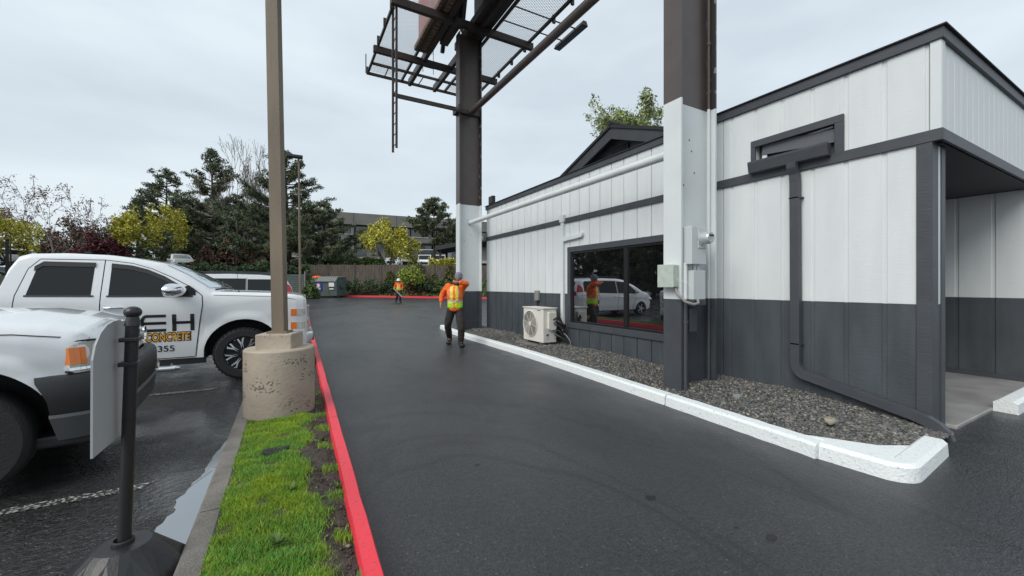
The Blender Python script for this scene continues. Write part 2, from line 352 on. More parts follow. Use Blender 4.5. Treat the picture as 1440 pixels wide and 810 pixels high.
# kerbs
def kerb_run(name,pts,w,h,m,bev=.02,side=1,z0=-.08,joint=None):
    """pts: outer edge polyline (x,y). kerb lies to the `side` of the run."""
    V=[];F=[];n=len(pts); P=[Vector(p) for p in pts]
    for i,p in enumerate(P):
        t=(P[min(i+1,n-1)]-P[max(i-1,0)]).normalized(); nn=Vector((-t.y,t.x))*side
        gz=g(p.y)
        for (a,z) in ((0,z0),(.012,h*.8),(bev+.012,h),(w-bev,h),(w,h*.8),(w,z0)):
            q=p+nn*a; V.append((q.x,q.y,gz+z+0))
    k=6
    for i in range(n-1):
        for j in range(k-1): F.append((i*k+j,i*k+j+1,(i+1)*k+j+1,(i+1)*k+j))
    F.append(tuple(range(k))); F.append(tuple((n-1)*k+j for j in reversed(range(k))))
    mb=MB(); mb.add(V,F); return mb.build(name,m,smooth=30)
def jit(pts,n,amp):
    out=[]
    for a,b in zip(pts[:-1],pts[1:]):
        for i in range(n):
            t=i/n; out.append((a[0]+(b[0]-a[0])*t+random.uniform(-amp,amp),a[1]+(b[1]-a[1])*t))
    out.append(pts[-1]); return out
y=-3.0
for ln in (4.4,3.1,3.1,3.1,3.1,3.1,3.1,3.1,3.1,3.1,3.1,3.1):
    struct(kerb_run('red_kerb',jit([(KX(y)+0,y),(KX(y+ln-.008),y+ln-.008)],14,.003),.11,.15,M['kerb_red'],bev=.012,side=1)); y+=ln
y=-3.0
for ln in (3.0,3.07,3,3,3,3,3,3,3,3,3,3,3):
    struct(kerb_run('kerb',[(-.50,y),(-.50,y+ln-.012)],.15,.115,M['kerb_grey'],side=-1)); y+=ln
WK=[(4.03,1.16),(3.97,1.76),(4.10,3.46),(4.25,5.6),(4.32,7.4),(4.33,9.0),(4.33,10.5),(4.40,12.0),(4.55,13.3)]
for a,b in ((1,2),(2,4),(4,6),(6,8)):
    seg=WK[a:b+1]; seg=[seg[0]]+seg[1:-1]+[(seg[-1][0]-(0),seg[-1][1]-.015)]
    struct(kerb_run('white_kerb',jit(seg,14,.007),.17,.13,M['kerb_white'],side=-1))
cn=[(5.06,1.21),(4.22,1.15)]+[(4.22-.20*math.sin(a),1.35-.20*math.cos(a)) for a in lin(0,PI/2,8)][1:]+[(3.995,1.745)]
struct(kerb_run('white_kerb',cn,.185,.135,M['kerb_white'],bev=.03,side=-1))
mb=MB(); mb.prism([(4.19,1.33),(4.70,1.36),(4.46,1.50),(4.17,1.95)],'z',0,.118); struct(mb.build('white_kerb',M['kerb_white'],bevel=.01))
struct(kerb_run('white_kerb',[(14,1.20),(7.36,1.20)],.2,.14,M['kerb_white'],bev=.04,side=-1))
# far red kerb
K0=at(478,37.0); K1=at(720,35.0)
def farkerb():
    V=[];F=[]
    for i in range(13):
        t=i/12; x=K0[0]+(K1[0]-K0[0])*t; y=K0[1]+(K1[1]-K0[1])*t; zg=g(y)
        d=Vector((FV[0],FV[1]))*.16
        V+=[(x,y,zg-.05),(x,y,zg+.15),(x+d.x,y+d.y,zg+.15),(x+d.x,y+d.y,zg-.05)]
        if i: b=i*4; F+=[(b-4+j,b+j,b+j+1,b-3+j) for j in range(3)]
    F+=[(0,1,2,3),(48,51,50,49)]
    mb=MB(); mb.add(V,F); struct(mb.build('red_kerb',M['kerb_red']))
farkerb()
# planter strip soil + grass
mb=MB();V=[];F=[]; xs=lin(-.36,1,9); ysp=lin(-3,36,140)
def pz(x,y): return g(y)+.095+.03*math.sin(PI*max(0,min(1,(x+.36)/.75)))+.008*math.sin(x*23+y*9)+.006*math.sin(y*31)
for y in ysp:
    x1=KX(y)-.10
    for i in range(9):
        x=-.36+(x1+.36)*i/8; V.append((x,y,pz(x,y)))
for j in range(len(ysp)-1):
    for i in range(8): F.append((j*9+i,j*9+i+1,j*9+10+i,j*9+9+i))
mb.add(V,F); struct(mb.build('planter_soil',M['soil'],smooth=80))
def grass():
    N=135000; y=rs.uniform(0,1,N)**1.25*4.6+1.3
    edge=.135+.05*np.sin(y*3.1)+.04*np.sin(y*9.7)+rs.normal(0,.025,N)
    x=rs.uniform(-.37,1,N); x=-.37+(edge+.37)*((x+.37)/1.37)
    # sparse tufts on the soil by the kerb
    k=rs.uniform(0,1,N)<.035; tx=rs.uniform(.22,.36,N); 
    cy=np.round(y*2.1)/2.1; x=np.where(k,tx,x); y=np.where(k,cy+rs.normal(0,.035,N),y)
    z=np.array([pz(a,b) for a,b in zip(x,y)])-.005
    clump=.5+.5*np.sin(x*13+1.3*np.sin(y*7))*np.sin(y*11+x*5); 
    h=rs.uniform(.012,.032,N)*(1+.5*clump)*np.where(y>4.5,.9,1)
    a=rs.uniform(0,2*PI,N); w=rs.uniform(.0012,.0026,N); ln=rs.uniform(.1,.9,N)*h; b=rs.uniform(0,2*PI,N)
    V=np.zeros((N,5,3)); dx,dy=np.cos(a)*w,np.sin(a)*w
    V[:,0]=np.stack([x-dx,y-dy,z],1); V[:,1]=np.stack([x+dx,y+dy,z],1)
    mx,my=x+np.cos(b)*ln*.35,y+np.sin(b)*ln*.35
    V[:,2]=np.stack([mx+dx*.7,my+dy*.7,z+h*.6],1); V[:,3]=np.stack([mx-dx*.7,my-dy*.7,z+h*.6],1)
    V[:,4]=np.stack([x+np.cos(b)*ln,y+np.sin(b)*ln,z+h],1)
    i=np.arange(N)*5; F=np.concatenate([np.stack([i,i+1,i+2],1),np.stack([i,i+2,i+3],1),np.stack([i+3,i+2,i+4],1)])
    pt=np.clip(.5+.5*np.sin(x*5+2)*np.sin(y*4.3+1)+.35*np.sin(x*17+y*6)*np.sin(y*13),0,1.2)
    t=np.stack([rs.uniform(.6,1.3,N)*(.75+.60*pt),rs.uniform(.65,1.2,N)*(.85+.25*pt),rs.uniform(.6,1.2,N)*(1-.2*pt)],1)
    dry=rs.uniform(0,1,N)<.10; t[dry]=t[dry]*np.array([1.6,1.0,1.4])
    o=npmesh('grass',V.reshape(-1,3),F,M['grass'],tint=np.concatenate([t,t,t])); o['kind']='stuff'
    tag(o,'short bright green grass on the planter strip','grass')
    # grass further along the strip
    N=16000; y=rs.uniform(5.6,34,N); x=rs.uniform(-.36,.3,N)
    z=np.array([pz(a,b) for a,b in zip(x,y)]); h=rs.uniform(.03,.06,N); a=rs.uniform(0,2*PI,N); w=.006
    V=np.stack([np.stack([x-np.cos(a)*w,y-np.sin(a)*w,z],1),np.stack([x+np.cos(a)*w,y+np.sin(a)*w,z],1),np.stack([x+rs.normal(0,.02,N),y+rs.normal(0,.02,N),z+h],1)],1)
    o=npmesh('grass',V.reshape(-1,3),np.arange(3*N).reshape(N,3),M['grass'],tint=rs.uniform(.6,1.1,N)); o['kind']='stuff'
    tag(o,'rough grass further along the planter strip past the light pole','grass')
    # weeds
    for (wx,wy,n) in ((.02,3.05,26),(-.05,2.45,40),(.30,3.0,16),(.27,4.0,18),(.29,2.0,14)):
        mb=MB(); z=pz(wx,wy)
        for i in range(n):
            a=random.uniform(0,2*PI); l=random.uniform(.03,.075); e=random.uniform(.2,1.0); w=l*.16
            p0=Vector((wx,wy,z)); d=Vector((math.cos(a)*math.cos(e),math.sin(a)*math.cos(e),math.sin(e))); s=Vector((-math.sin(a),math.cos(a),0))*w
            mb.add([p0,p0+d*l*.5+s,p0+d*l,p0+d*l*.5-s],[(0,1,2,3)])
        o=mb.build('weed',M['leaf_green'])
        w_=wx+wy
        tag(o,{0:'small leafy weed in the middle of the grass strip',1:'largest leafy weed tuft in the near grass',2:'weed on the bare soil beside the red kerb',3:'weed on the soil nearest the round concrete base',4:'weed on the soil at the bottom edge of the photo'}[[.02+3.05,-.05+2.45,.30+3.0,.27+4.0,.29+2.0].index(w_)],'weed','weeds on the planter strip')
        a=o.data.attributes.new('tint','FLOAT_COLOR','FACE'); 
        for q in a.data: s=random.uniform(.8,1.8); q.color=(s,s*1.1,s,1)
grass()
# gravel bed
def gravel():
    mb=MB();V=[];F=[]; nx,ny=10,90
    def kx(y):
        ks=[p[1] for p in WK]; return float(np.interp(y,ks,[p[0] for p in WK]))+.15
    def gz(x,y,k): 
        t=(x-k)/(5.7-k); q=min(1,max(0,(y-1.35)/1.3)); return .05+(.07*t+.025*math.sin(y*3+x*2)*math.sin(x*4)+ .05*math.exp(-((y-2.9)/.7)**2)*t)*q
    for j in range(ny):
        y=1.33+(13.2-1.33)*j/(ny-1); k=kx(y)
        for i in range(nx):
            x=k+(5.72-k)*i/(nx-1); V.append((x,y,gz(x,y,k)))
    for j in range(ny-1):
        for i in range(nx-1): F.append((j*nx+i,j*nx+i+1,j*nx+nx+i+1,j*nx+nx+i))
    mb.add(V,F); struct(mb.build('gravel_base',M['gravel_bed'],smooth=80))
    N=32000; q=rs.uniform(0,1,N); y=1.34+q**1.9*11.7; t=rs.uniform(0,1,N)
    k=np.array([kx(a) for a in y]); x=k+t*(5.69-k)
    z=np.array([gz(a,b,c) for a,b,c in zip(x,y,k)])
    phi=(1+5**.5)/2
    ico=np.array([(-1,phi,0),(1,phi,0),(-1,-phi,0),(1,-phi,0),(0,-1,phi),(0,1,phi),(0,-1,-phi),(0,1,-phi),(phi,0,-1),(phi,0,1),(-phi,0,-1),(-phi,0,1)])/1.9
    fi=np.array([(0,11,5),(0,5,1),(0,1,7),(0,7,10),(0,10,11),(1,5,9),(5,11,4),(11,10,2),(10,7,6),(7,1,8),(3,9,4),(3,4,2),(3,2,6),(3,6,8),(3,8,9),(4,9,5),(2,4,11),(6,2,10),(8,6,7),(9,8,1)])
    s=rs.uniform(.009,.020,N)*np.where(rs.uniform(0,1,N)<.05,1.5,1)*(1+.25*(y>6))
    V=ico[None]*(s[:,None]*1)[:,:,None]*rs.uniform(.75,1.25,(N,12,1))*np.stack([rs.uniform(.8,1.4,N),rs.uniform(.7,1.1,N),rs.uniform(.45,.8,N)],1)[:,None,:]
    a=rs.uniform(0,2*PI,N)[:,None]; V=np.stack([V[:,:,0]*np.cos(a)-V[:,:,1]*np.sin(a),V[:,:,0]*np.sin(a)+V[:,:,1]*np.cos(a),V[:,:,2]],2)
    b=rs.normal(0,.4,N)[:,None]; V=np.stack([V[:,:,0]*np.cos(b)-V[:,:,2]*np.sin(b),V[:,:,1],V[:,:,0]*np.sin(b)+V[:,:,2]*np.cos(b)],2)
    V+=np.stack([x,y,z+rs.uniform(0,.012,N)],1)[:,None,:]
    F=(np.arange(N)*12)[:,None,None]+fi[None]
    base=np.array([(.105,.10,.09),(.15,.14,.125),(.075,.075,.075),(.21,.19,.15),(.27,.255,.225),(.12,.105,.085),(.10,.115,.115)])
    c=base[rs.choice(7,N,p=[.28,.2,.22,.1,.05,.1,.05])]*rs.uniform(.55,1.45,(N,1))*np.array([.97,1,1.04])
    o=npmesh('gravel',V.reshape(-1,3),F.reshape(-1,3),M['gravel'],tint=np.repeat(c,20,axis=0),smooth=True); o['kind']='stuff'
    tag(o,'grey brown pebble gravel between the white kerb and the wall','gravel')
gravel()
def rock(u,v,z,r,m,label):
    f=(H-z)*FPX/(v-401); x,y=at(u,f); x=min(x,5.62); mb=MB(); mb.ell((x,y,z-.012),(r[0]*1.05,r[1],r[2]*.8),9,6)
    mb.v=[(a+random.uniform(-.22,.22)*r[0],b+random.uniform(-.22,.22)*r[1],c+random.uniform(-.18,.18)*r[2]) for a,b,c in mb.v]
    tag(mb.build('rock',m,smooth=60,weld=True),label,'rock','loose rocks on the gravel')
rock(1036,557,.12,(.07,.055,.05),M['rock_blue'],'blue grey rock on the gravel by the wall near the steel column')
rock(1168,590,.15,(.07,.055,.045),M['rock'],'tan rock on the gravel against the wall below the downspout')
rock(1131,618,.08,(.06,.05,.03),M['rock'],'flat tan rock lying next to the white kerb')
mb=MB(); mb.prism([(-.09+.095*math.cos(t)*(1+.08*math.sin(5*t)),3.84+.065*math.sin(t)*(1+.1*math.sin(3*t))) for t in lin(0,2*PI*.95,20)],'z',.10,.150)
tag(mb.build('valve_cover',M['rubber'],bevel=.008),'black oval utility cover set in the grass strip','cover')
def crumbs():
    N=5200; y=rs.uniform(0,1,N)**1.3*7+1.3; x=rs.uniform(.08,.33,N); x=np.where(rs.uniform(0,1,N)<.12,rs.uniform(-.34,.1,N),x)
    z=np.array([pz(a,b) for a,b in zip(x,y)]); s=rs.uniform(.002,.0075,N)*(1+rs.uniform(0,1,N)**6)
    oc=np.array([(1,0,0),(-1,0,0),(0,1,0),(0,-1,0),(0,0,1),(0,0,-1)]); fi=np.array([(0,2,4),(2,1,4),(1,3,4),(3,0,4),(2,0,5),(1,2,5),(3,1,5),(0,3,5)])
    V=oc[None]*s[:,None,None]*rs.uniform(.5,1.4,(N,6,1))+np.stack([x,y,z],1)[:,None]; F=(np.arange(N)*6)[:,None,None]+fi[None]
    c=np.array([(.04,.03,.022),(.08,.06,.045),(.13,.11,.09),(.22,.20,.17)])[rs.choice(4,N,p=[.45,.35,.15,.05])]
    o=npmesh('soil_crumbs',V.reshape(-1,3),F.reshape(-1,3),M['gravel'],tint=np.repeat(c,8,axis=0)); o['kind']='stuff'; tag(o,'loose soil crumbs and grit beside the red kerb','soil')
crumbs()
# concrete landing in the recess
mb=MB(); mb.box(6.07,1.40,-.1,9.75,4.4,.035); struct(mb.build('concrete_slab',M['concrete_slab'],bevel=.01))
# ------------------------------------------------------------------ building
bld=empty('commercial_building',(5.7,1.43,0),'low white and charcoal building with vertical siding and a parapet','building')
X0,YA,YB=5.7,1.43,11.95; ZP=1.3
YL=1.50
def siding_x(x,ya,yb,zs,pitch,gap,y_start,holes=()):
    """vertical boards facing -X on plane x with gaps; zs list of (z0,z1,mat index)"""
    mb=MB(); y=y_start
    while y<yb:
        a,b=max(y+gap/2,ya),min(y+pitch-gap/2,yb)
        if b-a>.01:
            for z0,z1,m in zs:
                segs=[(a,b,z0,z1)]
                for (h0,h1,q0,q1) in holes:
                    out=[]
                    for (c,d,e,f_) in segs:
                        if d<=h0 or c>=h1 or f_<=q0 or e>=q1: out.append((c,d,e,f_)); continue
                        if c<h0: out.append((c,h0,e,f_)); c=h0
                        if d>h1: out.append((h1,d,e,f_)); d=h1
                        if e<q0: out.append((c,d,e,q0))
                        if f_>q1: out.append((c,d,q1,f_))
                    segs=out
                for (c,d,e,f_) in segs: mb.box(x,c,e,x+.03,d,f_,m)
        y+=pitch
    return mb
WIN=(3.95,7.55,.52,2.38); VENT=(2.27,3.25,3.07,3.47)
zsA=[(-.1,ZP,1),(ZP,3.96,0)]
XN=X0+.010
mb=siding_x(X0,YL+.02,3.72,[(-.1,ZP,1),(ZP,2.96,0)],.345,.045,1.515-.345); mq=siding_x(X0,YA+.02,3.72,[(2.96,3.96,0)],.345,.045,1.515-.345,[VENT]); mb.add(mq.v,mq.f)
m2=siding_x(X0,3.72,YB,zsA,.342,.018,3.72,[WIN])
mb.add(m2.v,m2.f); mb.m[-len(m2.m):]=m2.m
mb.build('siding',[M['white_siding'],M['grey_siding']],bld,bevel=.003,seg=1)
# wall core behind the boards (with window opening)
mb=MB(); xa,xb=X0+.024,X0+.16
for (a,b,c,d) in ((YL+.01,3.71,0,1),(3.71,WIN[0],0,1),(WIN[1],YB-.01,0,1)):
    xa=X0+.024
    if a<3:
        for z0,z1,m in zsA:
            xa=XN
            for (p,q,r_,s_) in ((a,VENT[0],z0,z1),(VENT[1],b,z0,z1),(VENT[0],VENT[1],z0,min(z1,VENT[2])),):
                mb.box(xa,p,r_,xb,q,s_,m)
        mb.box(xa,VENT[0],VENT[3],xb,VENT[1],3.95,0)
    else:
        for z0,z1,m in zsA: mb.box(xa,a,z0,xb,b,z1,m)
mb.box(xa,WIN[0],-.1,xb,WIN[1],WIN[2],1); mb.box(xa,WIN[0],WIN[3],xb,WIN[1],3.95,0)
mb.build('wall',[M['white_siding'],M['grey_siding']],bld)
# other walls, recess and flat roof
mb=MB()
mb.box(9.78,1.5,-.1,22,11.9,3.94,1); mb.box(5.87,4.4,-.1,9.8,11.9,3.94,1); mb.box(5.87,1.47,3.0,9.8,4.42,3.93,1)
mb.build('wall',[M['white_siding'],M['soffit']],bld)
mb=MB(); mb.box(5.86,1.45,2.955,9.8,4.4,2.995); mb.build('soffit',M['soffit'],bld)
mb=siding_x(9.75,1.44,4.4,[(-.05,ZP,1),(ZP,2.95,0)],.40,.045,1.05)
mb.box(9.765,1.44,-.05,9.79,4.4,ZP,1); mb.box(9.765,1.44,ZP,9.79,4.4,2.95,0)
mb.build('siding',[M['white_siding'],M['grey_siding']],bld,bevel=.003,seg=1)
mb=MB(); mb.box(9.72,1.44,.0,9.76,4.4,.10); mb.build('baseboard',M['grey_trim'],bld)
# upper face above recess facing -Y
mb=MB(); x=X0+.02
while x<22:
    mb.box(x+.005,YA,3.03,min(x+.20,22)-.005,YA+.03,3.98); x+=.205
mb.box(X0+.02,YA+.012,3.03,22,YA+.06,3.97); mb.build('siding',M['white_siding'],bld,bevel=.003,seg=1)
# trims
mb=MB()
mb.box(X0-.035,YA-.035,3.96,X0+.03,YB+.03,4.075); mb.box(X0+.03,YA-.035,3.96,22,YA+.03,4.075)
mb.build('fascia',M['grey_trim'],bld,bevel=.004,seg=1)
mb=MB(); mb.box(X0-.06,YA-.06,4.076,X0+.16,YB+.05,4.09); mb.box(X0+.16,YA-.06,4.076,22,YA+.14,4.09); mb.build('coping',M['roof_dark'],bld)
mb=MB()
mb.box(X0-.028,YA-.028,2.95,X0,YB,3.07); mb.box(X0,YA-.028,2.95,22,YA,3.07); mb.build('band_trim',M['grey_trim'],bld,bevel=.004,seg=1)
mb=MB(); mb.box(X0-.022,YL-.02,-.05,X0,YL+.10,2.95); mb.box(X0,YL-.018,-.05,X0+.16,YL+.005,2.95,0); mb.box(X0+.16,YL-.010,-.05,X0+.25,YL+.005,ZP,0); mb.box(X0+.16,YL-.010,ZP,X0+.25,YL+.005,2.95,1); mb.box(X0+.25,YL-.02,-.05,X0+.36,YL+.005,2.95,0); mb.box(X0+.16,YL+.006,-.05,X0+.36,YL+.4,2.95,0)
mb.build('corner_trim',[M['grey_trim'],M['white_paint']],bld,bevel=.004,seg=1)
mb=MB(); mb.box(X0-.015,YA-.012,3.07,X0+.0,YA+.07,3.96); mb.box(X0,YA-.015,3.07,X0+.09,YA+.0,3.96)
mb.build('corner_board',M['white_siding'],bld,bevel=.003,seg=1)
mb=MB(); mb.box(5.72,1.5,3.9,22,11.9,3.93); mb.build('roof',M['roof_dark'],bld)
# gable roof behind the parapet
gx,gy,gzz=6.8,7.12,5.18; sl=.375; hw=3.3
gb=MB(); gb.prism([(gy-hw,gzz-hw*sl),(gy,gzz),(gy+hw,gzz-hw*sl)],'x',gx+.15,18); gb.build('gable_wall',M['vent_grey'],bld)
gb=MB()
gb.prism([(gy,gzz+.09),(gy,gzz+.02),(gy+hw+.3,gzz+.02-(hw+.3)*sl),(gy+hw+.3,gzz+.09-(hw+.3)*sl)],'x',gx-.22,18.2)
gb.prism([(gy,gzz+.09),(gy-hw-.3,gzz+.09-(hw+.3)*sl),(gy-hw-.3,gzz+.02-(hw+.3)*sl),(gy,gzz+.02)],'x',gx-.22,18.2)
gr=gb.build('gable_roof',M['roof_dark'],bld)
gb=MB(); gb.tube([(gx-.24,gy,gzz+.12),(18,gy,gzz+.12)],.06,6); gb.build('ridge_cap',M['roof_dark'],gr)
gb=MB()
for s_ in (-1,1):
    gb.prism([(gy,gzz+.02),(gy,gzz-.24),(gy+s_*(hw+.3),gzz-.24-(hw+.3)*sl),(gy+s_*(hw+.3),gzz+.02-(hw+.3)*sl)],'x',gx-.18,gx-.12)
gb.build('rake_board',M['grey_trim'],gr)
gb=MB(); gb.box(gx+.08,gy-.28,gzz-.62,gx+.14,gy+.28,gzz-.36)
for i in range(5): gb.obox((gx+.07,gy,gzz-.58+i*.045),(.05,.5,.012),(0,.6,0))
gb.build('louvre',M['grey_trim'],gr)
# window
mb=MB(); y0,y1,z0,z1=WIN
mb.box(X0-.03,y0,z1-.12,X0+.05,y1,z1); mb.box(X0-.03,y0,z0,X0+.05,y1,z0+.13); mb.box(X0-.028,y0,z0+.13,X0+.05,y0+.11,z1-.12); mb.box(X0-.028,y1-.11,z0+.13,X0+.05,y1,z1-.12)
wn=mb.build('window',M['grey_trim'],bld,bevel=.004,seg=1)
gy0,gy1,gz0,gz1=y0+.11,y1-.11,z0+.13,z1-.12; ym=5.73
mb=MB()
for (a,b,c,d) in ((gy0,gy1,gz1-.04,gz1),(gy0,gy1,gz0,gz0+.04),(gy0,gy0+.045,gz0+.04,gz1-.04),(gy1-.045,gy1,gz0+.04,gz1-.04),(ym-.045,ym+.045,gz0+.04,gz1-.04)):
    mb.box(X0-.005,a,c,X0+.06,b,d)
mb.build('frame',M['window_frame'],wn,bevel=.004,seg=1)
for a,b in ((gy0+.045,ym-.045),(ym+.045,gy1-.045)):
    mb=MB(); mb.box(X0+.03,a,gz0+.04,X0+.036,b,gz1-.04); mb.build('pane',M['tinted_glass'],wn)
# open vent with torn cover, gutter box, downspout
vt=MB(); a,b,c,d=2.22,3.30,3.04,3.51
vt.box(X0-.03,a,d-.09,X0,b,d); vt.box(X0-.03,a,c,X0,a+.09,d-.09); vt.box(X0-.03,b-.06,c,X0,b,d-.09)
v=vt.build('wall_vent',M['grey_trim'],bld,bevel=.003,seg=1)
vt=MB(); vt.box(X0+.10,a,c,X0+.11,b,d,0); vt.obox((X0+.04,2.75,3.34),(.02,.85,.16),(.10,0,0),1); vt.obox((X0+.05,2.75,3.40),(.02,.80,.018),(-.03,0,0),2); vt.obox((X0+.05,3.15,3.27),(.02,.06,.12),(0,0,0),2)
vt.build('vent_inner',[M['soffit'],M['vent_grey'],M['white_siding']],v)
dn=empty('downspout',(X0-.1,2.7,0),'charcoal gutter box and downspout bending diagonally down to the wall corner','downspout')
mb=MB(); mb.prism([(X0-.03,3.04),(X0-.03,3.18),(X0-.145,3.20),(X0-.145,3.17),(X0-.12,3.05)],'y',2.34,3.28); mb.build('gutter_box',M['grey_trim'],dn,bevel=.004)
def rect_sweep(mb,pts,w,d):    # pts in (y,z) on wall, w along wall, d out
    P=[Vector((0,p[0],p[1])) for p in pts]; b=len(mb.v)
    for i,p in enumerate(P):
        t=(P[min(i+1,len(P)-1)]-P[max(i-1,0)]).normalized(); n=Vector((0,-t.z,t.y))
        xo=pts[i][2] if len(pts[i])>2 else 0
        for (a,c) in ((-1,0),(-1,1),(1,1),(1,0)):
            q=p+n*(a*w/2); mb.v.append((X0-.035-c*d+xo,q.y,q.z))
    for i in range(len(P)-1):
        for j in range(4): k=b+i*4; mb.f.append((k+j,k+(j+1)%4,k+4+(j+1)%4,k+4+j)); mb.m.append(0)
    mb.f.append((b,b+1,b+2,b+3)); mb.m.append(0); k=len(mb.v)-4; mb.f.append((k+3,k+2,k+1,k)); mb.m.append(0)
mb=MB()
pts=[(2.72,3.04,-.06),(2.72,2.98,-.05),(2.71,2.90,-.01),(2.71,2.8,0),(2.705,1.6,0),(2.70,.52,0)]
for i in range(1,7):
    t=i/6*R(58); pts.append((2.70-.16*(1-math.cos(t)),.52-.16*math.sin(t),0))
e=pts[-1]; pts.append((1.62,.17,0))
for q in ((1.50,.135,-.01),(1.43,.10,-.02),(1.375,.05,-.03),(1.35,-.02,-.03)): pts.append(q)
rect_sweep(mb,pts,.105,.075); mb.build('pipe',M['grey_trim'],dn,bevel=.012)
for z in (2.6,.75): mb=MB(); mb.box(X0-.11,2.64,z,X0,2.77,z+.015); mb.build('strap',M['grey_trim'],dn)
# line set cover (duct), small outlet box, lights
du=empty('line_cover',(X0,7.71,0),'white plastic pipe cover running down the wall beside the window','duct')
mb=MB(); mb.box(X0-.07,7.66,.5,X0,7.76,3.0); mb.build('duct',M['white_paint'],du,bevel=.01)
mb=MB(); mb.box(X0-.09,7.63,2.98,X0,7.79,3.16); mb.build('duct_cap',M['white_paint'],du,bevel=.015)
mb=MB(); mb.prism([(7.66,2.52),(7.0,2.56),(6.96,2.60),(6.96,2.66),(7.66,2.62)],'x',X0-.075,X0); mb.build('duct_branch',M['white_paint'],du,bevel=.01)
ob=empty('outlet_box',(X0,8.83,1.1),'small grey electrical box on the wall above the heat pump','electrical box')
mb=MB(); mb.box(X0-.07,8.74,1.10,X0,8.92,1.36); mb.build('cover',M['flex'],ob,bevel=.01); mb=MB(); mb.tube([(X0-.03,8.83,1.1),(X0-.03,8.83,.95),(X0-.03,8.7,.85),(X0-.1,8.4,.6)],.014,6); mb.build('conduit',M['cable'],ob)
fl=empty('flood_light',(5.9,11.8,4.07),'black flood light on the far end of the roof edge','light')
mb=MB(); mb.box(5.78,11.7,4.16,5.9,12.0,4.42); mb.build('head',M['black_plastic'],fl,bevel=.02); mb=MB(); mb.tube([(5.84,11.85,4.07),(5.84,11.85,4.2)],.03,6); mb.build('bracket',M['black_plastic'],fl)
wl=empty('wall_lamp',(5.6,11.97,3.1),'small grey lamp bracket at the far wall corner below the pipe','light')
mb=MB(); mb.box(5.58,11.93,2.98,5.69,12.05,3.2); mb.build('housing',M['flex'],wl,bevel=.01); mb=MB(); mb.ell((5.55,11.99,3.03),(.06,.06,.07),10,6); mb.build('lens',M['lamp_clear'],wl,smooth=40)
# heat pump
ac=empty('heat_pump',(5.28,8.1,.05),'cream outdoor heat pump unit on a grey pad by the wall','heat pump')
mb=MB(); mb.box(5.09,7.68,.17,5.46,8.56,.955); mb.build('cabinet',M['ac_white'],ac,bevel=.015)
mb=MB(); mb.box(5.07,7.66,.95,5.48,8.58,.975); mb.build('lid',M['ac_white'],ac,bevel=.008)
mb=MB(); mb.lathe([(.0,0),(.30,0),(.30,.004),(0,.004)],(5.083,8.23,.58),'x',32); mb.build('fan_opening',M['ac_dark'],ac)
mb=MB()
for r in (.06,.11,.16,.21,.26,.305): 
    mb.tube([(5.072,8.23+r*math.cos(t),.58+r*math.sin(t)) for t in lin(0,2*PI,33)],.0055 if r<.3 else .011,5)
for k in range(8): t=k*PI/4+.2; mb.tube([(5.068,8.23,.58),(5.068,8.23+.305*math.cos(t),.58+.305*math.sin(t))],.005,4)
mb.lathe([(0,-.01),(.05,-.01),(.05,.01)],(5.07,8.23,.58),'x',16)
mb.build('fan_grille',M['ac_white'],ac,smooth=40)
mb=MB(); mb.prism([(5.20,.50),(5.20,.86),(5.22,.88),(5.40,.88),(5.42,.86),(5.42,.50),(5.38,.46),(5.24,.46)],'y',7.61,7.68); mb.build('valve_cover',M['ac_white'],ac,bevel=.012)
mb=MB(); mb.box(5.17,7.676,.24,5.25,7.68,.38,0); mb.box(5.18,7.673,.33,5.24,7.676,.37,1); mb.build('sticker',[M['meter_grey'],M['blue_sign']],ac)
for i in range(9): mb=MB(); mb.box(5.40,7.677,.25+i*.07,5.45,7.68,.262+i*.07); mb.build('louvre',M['ac_dark'],ac)
mb=MB(); mb.box(5.084,7.80,.905,5.089,7.92,.922); mb.build('marking',M['ac_dark'],ac)
for yy in (7.8,8.4):
    mb=MB(); mb.box(5.1,yy-.04,.12,5.45,yy+.04,.17); mb.build('foot',M['ac_dark'],ac)
mb=MB()
random.seed(3)
for k in range(7):
    a=random.uniform(.35,.75); mb.tube([(5.33+random.uniform(-.06,.1),7.64,a),(5.42,7.55+random.uniform(-.05,.05),a+random.uniform(-.1,.1)),(5.55,7.5+random.uniform(-.08,.08),a-.15),(5.62,7.6+random.uniform(-.05,.05),random.uniform(.2,.55))],.014+.008*(k%2),6)
mb.build('hose',M['cable'],ac,smooth=60)
mb=MB(); mb.tube([(5.62,7.70,.52),(5.60,7.62,.4),(5.58,7.45,.34),(5.62,7.36,.22),(5.63,7.35,.05)],.012,6); mb.build('conduit',M['flex'],ac,smooth=60)
mb=MB(); mb.box(4.93,7.5,-.02,5.60,8.72,.115); tag(mb.build('equipment_pad',M['kerb_grey'],bevel=.01),'grey concrete pad under the heat pump on the gravel','pad')
